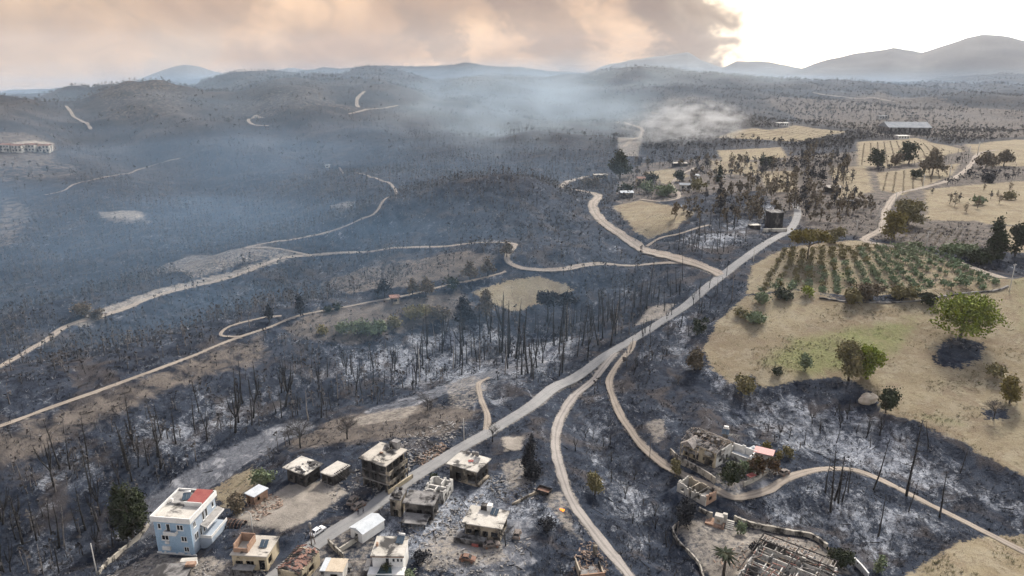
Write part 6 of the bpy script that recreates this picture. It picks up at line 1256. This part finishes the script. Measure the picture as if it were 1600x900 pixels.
# people
def person(px, py, rz, label, mat):
    q = P(px, py); J = [(0, 0, .95), (0, 0, 1.2), (0, 0, 1.42), (0, .01, 1.52), (0, .02, 1.66), (.1, 0, .9), (.12, .05, .5), (.13, 0, .06), (-.1, 0, .9), (-.13, -.08, .5), (-.14, -.12, .06), (.19, 0, 1.4), (.25, -.03, 1.12), (.24, .08, .88), (-.19, 0, 1.4), (-.26, -.02, 1.12), (-.25, .06, .88), (.13, .13, .04), (-.14, .02, .04)]
    E = [(0, 1), (1, 2), (2, 3), (3, 4), (0, 5), (5, 6), (6, 7), (0, 8), (8, 9), (9, 10), (2, 11), (11, 12), (12, 13), (2, 14), (14, 15), (15, 16), (7, 17), (10, 18)]
    rd = [.15, .15, .13, .055, .10, .09, .065, .045, .09, .065, .045, .065, .05, .035, .065, .05, .035, .035, .035]
    me = bpy.data.meshes.new('person'); me.from_pydata(J, E, []); o = link('person', me); m = o.modifiers.new('skin', 'SKIN'); 
    for i, s in enumerate(me.skin_vertices[0].data if me.skin_vertices else []): s.radius = (rd[i], rd[i])
    o.modifiers.new('sub', 'SUBSURF').levels = 1
    return o, q
def add_person(px, py, rz, label, mat):
    bpy.context.view_layer.update(); o, q = person(px, py, rz, label, mat)
    bpy.context.view_layer.objects.active = o; o.select_set(True)
    try:
        bpy.ops.object.mode_set(mode='OBJECT')
    except Exception: pass
    import bmesh as bm_
    me = o.data; bm = bm_.new(); bm.from_mesh(me); lay = bm.verts.layers.skin.verify(); bm.verts.ensure_lookup_table()
    rd = [.15, .15, .13, .055, .10, .09, .065, .045, .09, .065, .045, .065, .05, .035, .065, .05, .035, .035, .035]
    for i, v in enumerate(bm.verts): v[lay].radius = (rd[i], rd[i] * (.75 if i < 3 else 1)); v[lay].use_root = (i == 0)
    bm.to_mesh(me); bm.free(); bpy.context.view_layer.update()
    dg = bpy.context.evaluated_depsgraph_get(); m2 = bpy.data.meshes.new_from_object(o.evaluated_get(dg)); o.modifiers.clear(); o.data = m2; o.select_set(False)
    m2.materials.clear(); m2.materials.append(M[mat]); m2.materials.append(M['skin']); m2.materials.append(M['cloth_dark'])
    for f in m2.polygons: z = f.center.z; f.material_index = 1 if z > 1.48 or (.8 < z < .93 and abs(f.center.x) > .2) else (2 if z < .95 else 0); f.use_smooth = True
    o.location = (q[0], q[1], q[2] + .12); o.rotation_euler = (0, 0, rz); tag(o, label, 'person', 'people walking on the road')
    hr = MB(); 
    for i in range(4): a = i * .42; 
    hr.tube([(0, -.01, 1.70), (0, -.01, 1.76), (0, -.01, 1.79)], [.10, .085, .03], 8); hr.build('hair', 'rubber', o, True)
add_person(560, 805, .4, 'person in dark clothes on the road, left of the two', 'cloth_dark'); add_person(568, 802, -.9, 'person in grey top on the road, right of the two', 'cloth_grey')
# compound and villa things
def boxthing(name, px, py, rz, label, cat, parts):
    q = P(px, py); r = thing(name, (q[0], q[1], q[2]), rz, label, cat)
    for nm, mt, b in parts: MB().box(*b).build(nm, mt, r)
    return r
boxthing('garden_oven', 1122, 820, -.45, 'white cube-shaped outdoor oven on a raised platform in the compound', 'oven', [('platform', 'brick_orange', (-3.2, 1.6, -1.6, 1.6, -1, .7)), ('oven_body', 'cream_concrete', (-1.0, 1.2, -.6, 1.2, .703, 2.9)), ('oven_mouth', 'sooty_tan', (-.4, .5, -.7, -.603, 1.2, 2.0)), ('chimney', 'cream_concrete', (.9, 2.0, .6, 1.5, .703, 3.2))])
boxthing('stair', 1139, 826, -.45, 'short flight of pale steps right of the white oven', 'stairs', [('step', 'cream_concrete', (-1.0, 1.0, -.4 + .5 * k, .1 + .5 * k - .003, -1, .25 + .25 * k)) for k in range(5)])
boxthing('pink_roof_shed', 1193, 716, -.5, 'small shed with a pink sheet roof behind the villa garden', 'shed', [('wall', 'cream_concrete', (-2.4, 2.4, -1.6, 1.6, -1, 2.3)), ('roof', 'pink_sheet', (-2.8, 2.8, -2.0, 2.0, 2.303, 2.5))])
boxthing('white_annex', 1158, 714, -.75, 'white roofless annex between the villa and the pink-roofed shed', 'annex', [('wall', 'sooty_white', (-3.6, 3.6, -2.2, -1.9, -1, 1.6)), ('wall', 'white_paint', (-3.6, 3.6, 1.9, 2.2, -1, 2.6)), ('wall', 'white_paint', (3.3, 3.6, -1.897, 1.897, -1, 2.4)), ('wall', 'sooty_white', (-3.6, -3.3, -1.897, 1.897, -1, 2.0)), ('floor', 'white_sheet', (-3.2, 3.2, -1.8, 1.8, -1, .4)), ('pillar', 'white_paint', (-.6, .4, 1.6, 1.897, .403, 3.2))])
boxthing('red_gate', 1173, 751, .55, 'small red-roofed gate box in the villa garden wall', 'gate', [('wall', 'cream_concrete', (-1.0, 1.0, -.5, .5, -1, 1.7)), ('roof', 'red_sheet', (-1.3, 1.3, -.8, .8, 1.703, 1.9))])
q = P(1176, 706); r = thing('tarpaulin', (q[0], q[1], q[2]), -.6, 'crumpled white tarpaulin heap beside the pink-roofed shed', 'tarpaulin'); V = []; n = 12; rs = random.Random(5)
for i in range(n):
    for j in range(n): u, v = i / (n - 1) * 2 - 1, j / (n - 1) * 2 - 1; V.append((u * 2.0 + rs.uniform(-.08, .08), v * 1.6 + rs.uniform(-.08, .08), 1.9 * max(0, 1 - abs(u) ** 1.4 * .9) * (1 - .6 * v * v) + .25 * math.sin(5 * u + 3 * v)))
MB().add(V, [(i * n + j, (i + 1) * n + j, (i + 1) * n + j + 1, i * n + j + 1) for i in range(n - 1) for j in range(n - 1)]).build('sheet', 'white_sheet', r, True)
for k, (px, py, rad_, lb) in enumerate(((1140, 690, .95, 'largest white satellite dish behind the villa'), (1147, 690, .65, 'middle satellite dish of three behind the villa'), (1152, 691, .62, 'rightmost small satellite dish behind the villa'))):
    q = P(px, py); r = thing('satellite_dish', (q[0], q[1], q[2]), 0, lb, 'satellite dish', 'satellite dishes behind the villa'); MB().tube([(0, 0, -.5), (0, 0, 1.6)], [.07, .07], 6).build('mast', 'steel_sheet', r); dish(r, 0, 0, 2.3, rad_, 3.4, 'reflector')
q = P(1133, 684); r = thing('solar_heater', (q[0], q[1], q[2]), -.4, 'solar water heater with white tank on a stand behind the villa', 'water heater'); MB().box(-.8, .8, -.5, .5, -1, 1.6).build('stand', 'charred_concrete', r); solar(r, 0, -.2, 1.6, 0, 2.2, 1.8)
MB().box(-.7, .7, .7, 1.5, 2.6, 3.5).build('tank', 'white_paint', r)
q = P(1358, 626); r = thing('boulder', (q[0], q[1], q[2]), 0, 'pale rounded boulder at the lower edge of the field', 'boulder'); mb = MB(); V = []; n, m = 10, 7; rs = random.Random(2)
for i in range(m):
    for j in range(n): a = 6.28 * j / n; e = -.3 + 1.85 * i / (m - 1); s = 1 + rs.uniform(-.12, .12); V.append((3.4 * math.cos(a) * math.cos(e) * s, 2.2 * math.sin(a) * math.cos(e) * s, 2.6 * math.sin(e) * s))
mb.add(V, [(i * n + j, i * n + (j + 1) % n, (i + 1) * n + (j + 1) % n, (i + 1) * n + j) for i in range(m - 1) for j in range(n)]).build('stone', 'rock', r)
q = P(878, 798); r = thing('fire', (q[0], q[1], q[2]), 0, 'small open flame burning in the ash beside the dirt road', 'fire')
for k, (x, y, h2) in enumerate(((0, 0, .8), (.5, .1, .5), (-.4, .3, .6), (.2, -.4, .4))): MB().tube([(x, y, 0), (x + .1, y, h2 * .45), (x - .08, y, h2 * .8), (x + .05, y, h2)], [.16, .2, .1, .01], 6).build('flame', 'flame', r, True)
boxthing('brick_ruin', 921, 893, .15, 'broken brick walls of a ruin at the lower edge left of the dirt road', 'ruin', [('wall', 'brick_orange', (-3.0, 3.0, -2.5, -2.2, -1, 1.3)), ('wall', 'sooty_tan', (-3.0, -2.7, -2.197, 2.2, -1, 2.4)), ('wall', 'sooty_tan', (2.7, 3.0, -2.197, 2.2, -1, .9)), ('pillar', 'sooty_tan', (2.2, 3.1, 4.6, 5.3, -1, 3.2)), ('floor', 'charred_concrete', (-2.6, 2.6, -2.1, 2.1, -1, .2))])
boxthing('brick_oven', 296, 884, .1, 'orange brick cube with a dark opening below the blue house', 'oven', [('side_wall', 'brick_orange', (-1.7, -.9, -.7, .7, -1, 1.5)), ('side_wall', 'white_paint', (.9, 1.7, -.7, .7, -1, 1.5)), ('back_wall', 'burnt_wall', (-.9, .9, .4, .7, -1, 1.4)), ('lintel', 'cream_concrete', (-1.75, 1.75, -.72, .72, 1.503, 1.7))])
boxthing('water_tank', 250, 890, .3, 'small dark drum on the rubble below the blue house', 'tank', [('body', 'dark_metal', (-.6, .6, -.5, .5, -.3, .8)), ('lid', 'burnt_metal', (-.66, .66, -.56, .56, .803, .95))])
boxthing('flat_roof_ruin', 272, 900, .1, 'grey slab of a ruined outbuilding at the lower edge', 'ruin', [('slab', 'charred_concrete', (-4.5, 3.5, -3.0, 3.0, .9, 1.2)), ('wall', 'burnt_wall', (-4.2, 3.2, -2.6, 2.6, -1, .897)), ('parapet', 'brick_orange', (2.2, 4.4, 1.2, 2.4, 1.203, 1.9))])
q = P(368, 822); r = thing('dome_shelter', (q[0], q[1], q[2]), -.2, 'collapsed dark greenhouse hoops behind the street lamp', 'shelter')
for k in range(6): MB().tube([(-2.4 + k * .95, 1.8 * math.cos(a), 1.7 * math.sin(a)) for a in (0, .5, 1.0, 1.57, 2.1, 2.6, 3.14)], [.06] * 7, 5, False).build('hoop', 'rust_metal', r)
V = [(-2.4 + 4.75 * i / 6, 1.75 * math.cos(3.14 * j / 6), 1.62 * math.sin(3.14 * j / 6)) for i in range(7) for j in range(7)]; MB().add(V, [(i * 7 + j, (i + 1) * 7 + j, (i + 1) * 7 + j + 1, i * 7 + j + 1) for i in range(6) for j in range(6) if (i * 5 + j * 3) % 4]).build('sheet', 'burnt_wall', r)
# distant buildings, built from a pixel anchor (bottom centre of the front)
def far_house(name, px, py, wpx, hpx, depth, rz, label, wallm, roofm, roof='slab', nwin=3, cat='house', group=None, floors=1):
    q = P(px, py); W_ = wpx / ppm(q); Hh = hpx / vpm(q); r = thing(name, (q[0], q[1], q[2]), rz, label, cat, group); D = depth; fl = Hh / floors
    ops = [((k + .25) / nwin * W_, (k + .75) / nwin * W_, f * fl + fl * .3, f * fl + fl * .78) for k in range(nwin) for f in range(floors)]
    walls(r, W_, D, Hh, wallm, dict(F=ops), .3); mb = MB(); mb.box(-W_ / 2 + .4, W_ / 2 - .4, -D / 2 + .8, D / 2 - .4, -1, Hh - .3); mb.build('inner_wall', 'burnt_wall', r)
    if roof == 'slab': MB().box(-W_ / 2 - .6, W_ / 2 + .6, -D / 2 - .6, D / 2 + .6, Hh + .003, Hh + .4).build('roof', roofm, r)
    else:
        o, up = .8, W_ * .05 + D * .10; a, b = W_ / 2 + o, D / 2 + o; MB().add([(-a, -b, Hh), (a, -b, Hh), (a, b, Hh), (-a, b, Hh), (-a, 0, Hh + up), (a, 0, Hh + up)], [(0, 1, 5, 4), (2, 3, 4, 5), (0, 4, 3), (1, 2, 5), (3, 2, 1, 0)]).build('roof', roofm, r)
    return r
far_house('farm_barn', 1412, 207, 62, 9, 42, -.12, 'long farm barn with a wide pale metal roof in the far distance', 'charred_concrete', 'steel_sheet', 'gable', 9, 'barn')
far_house('farm_house', 1409, 217, 18, 5, 9, .1, 'small white farmhouse in front of the far barn', 'white_paint', 'white_paint', 'slab', 4); far_house('farm_house', 1222, 197, 18, 5, 8, 0, 'low white house with arches on the far pale plot', 'white_paint', 'white_paint', 'slab', 5); far_house('farm_shed', 1378, 186, 14, 5, 9, .1, 'grey shed behind the left end of the far barn', 'sooty_white', 'steel_sheet', 'slab', 3, 'shed')
far_house('burnt_house', 1208, 357, 19, 26, 8, .1, 'blackened two-storey house standing alone beside the upper paved road', 'burnt_wall', 'charred_concrete', 'slab', 2, floors=2); boxthing('burnt_outbuilding', 1178, 356, .1, 'low pale-topped ruin left of the lone blackened house', 'ruin', [('wall', 'burnt_wall', (-3, 3, -2, 2, -1, 1.8)), ('roof', 'cream_concrete', (-3.3, 3.3, -2.3, 2.3, 1.803, 2.0))]); boxthing('house_terrace', 1208, 362, .1, 'pale retaining wall below the lone blackened house', 'wall', [('wall', 'cream_concrete', (-6, 8, -.3, .3, -1, 1.6)), ('coping', 'cream_concrete', (-6.2, 8.2, -.4, .4, 1.603, 1.8))])
far_house('hamlet_house', 978, 308, 18, 8, 7, .1, 'white-roofed hamlet house beside the wide dirt road', 'sooty_tan', 'white_sheet', 'gable', 2); far_house('hamlet_house', 1000, 290, 12, 12, 7, 0, 'tall tan hamlet house behind the bushes', 'tan_wall', 'clay_tile', 'gable', 2, floors=2); far_house('hamlet_house', 1070, 296, 16, 8, 7, -.1, 'grey-roofed hamlet house right of the drive', 'sooty_white', 'steel_sheet', 'gable', 2); far_house('hamlet_house', 938, 279, 20, 6, 7, .1, 'long low hamlet house on the outer road bend', 'tan_wall', 'roof_concrete', 'slab', 3); far_house('hamlet_house', 1085, 281, 12, 7, 6, 0, 'small white hamlet house at the back right', 'white_paint', 'white_sheet', 'slab', 2); far_house('hamlet_house', 1062, 260, 22, 5, 7, 0, 'long pale roof behind the hamlet', 'burnt_wall', 'roof_concrete', 'slab', 3)
for k, (px, lb) in enumerate(((12, 'leftmost cream villa with red roof on the far left hillside'), (30, 'second cream villa from the left on the far left hillside'), (50, 'third cream villa from the left on the far left hillside'), (72, 'rightmost cream villa with red roof on the far left hillside'))): far_house('hill_villa', px, 236 + k % 2, 15, 10, 10, .05 * k, lb, 'cream_concrete', 'clay_tile', 'gable', 3, 'villa', 'villas on the far left hillside', 2)
far_house('burnt_house', 1300, 300, 20, 8, 8, .1, 'burnt house with pale roof in the scorched wood', 'burnt_wall', 'roof_concrete', 'gable', 3); far_house('burnt_house', 1322, 322, 22, 9, 8, .2, 'dark burnt house in the scorched wood near the upland road', 'burnt_wall', 'charred_concrete', 'slab', 3); far_house('wrecked_hut', 617, 472, 12, 8, 4, .3, 'small reddish hut beside the rim track', 'sooty_tan', 'clay_tile', 'slab', 1, 'hut'); far_house('hut', 512, 262, 6, 4, 5, 0, 'tiny white hut far out in the blue valley', 'white_paint', 'white_sheet', 'slab', 1, 'hut')
# rubble
plain('rubble_grey', (.12, .115, .11), (.38, .36, .34), 1.1, .95, soot=.3); plain('rubble_warm', (.16, .11, .085), (.42, .32, .25), 1.1, .95, soot=.35)
def rubble(poly, n, lo, hi, seed, mat, label):
    lo, hi = lo * .75, hi * .72
    rnd = random.Random(seed); mb = MB()
    for q in in_poly_px(poly, n, seed):
        if float(zone_at(near, q[0:1], q[1:2])[0]) < .6: continue
        s = rnd.uniform(lo, hi); m = Matrix.Translation((q[0], q[1], q[2] + rnd.uniform(0, .25))) @ Matrix.Rotation(rnd.uniform(0, 6.28), 4, 'Z') @ Matrix.Rotation(rnd.uniform(-.5, .5), 4, 'X'); L = rnd.choice((1, 1, 1, 1.4, 2.5)); mb.box(-s * L, s * L, -s * .6, s * .6, -s * .3, s * (.4 if L < 3 else .2), m)
    tag(mb.build('rubble', mat), label, kind='stuff')
rubble([(560, 745), (620, 690), (700, 655), (730, 665), (690, 705), (650, 735)], 420, .12, .55, 1, 'rubble_grey', 'broken masonry around the three-storey ruin'); rubble([(500, 750), (560, 730), (610, 760), (570, 790), (520, 800)], 260, .1, .4, 2, 'rubble_grey', 'debris in the burnt yard by the car wrecks'); rubble([(620, 800), (700, 780), (760, 770), (720, 830), (660, 860), (625, 850)], 380, .1, .45, 3, 'rubble_grey', 'debris between the burnt village houses')
rubble([(170, 895), (250, 870), (330, 880), (420, 878), (410, 905), (160, 910)], 380, .1, .4, 4, 'rubble_grey', 'debris along the lower edge below the blue house'); rubble([(380, 790), (430, 770), (445, 790), (400, 815)], 220, .1, .4, 5, 'rubble_warm', 'charred brick debris around the white-roofed shed'); rubble([(640, 720), (690, 690), (700, 700), (665, 730)], 170, .15, .5, 6, 'rubble_warm', 'heap of collapsed brick behind the three-storey ruin'); rubble([(740, 745), (830, 740), (850, 780), (790, 790)], 260, .1, .4, 7, 'rubble_grey', 'debris in the ashy yard right of the whitish slab house'); rubble([(890, 900), (950, 900), (945, 845), (905, 850)], 200, .1, .4, 8, 'rubble_warm', 'charred debris around the brick ruin'); rubble([(1100, 880), (1160, 850), (1210, 835), (1300, 860), (1200, 900)], 320, .1, .4, 9, 'rubble_warm', 'debris around the collapsed house'); rubble([(1090, 720), (1180, 700), (1230, 740), (1190, 755), (1120, 745)], 260, .1, .35, 10, 'rubble_grey', 'debris in the villa garden'); rubble([(640, 880), (760, 850), (830, 840), (820, 900), (650, 905)], 260, .08, .35, 11, 'rubble_grey', 'scattered debris in the ashy yard')
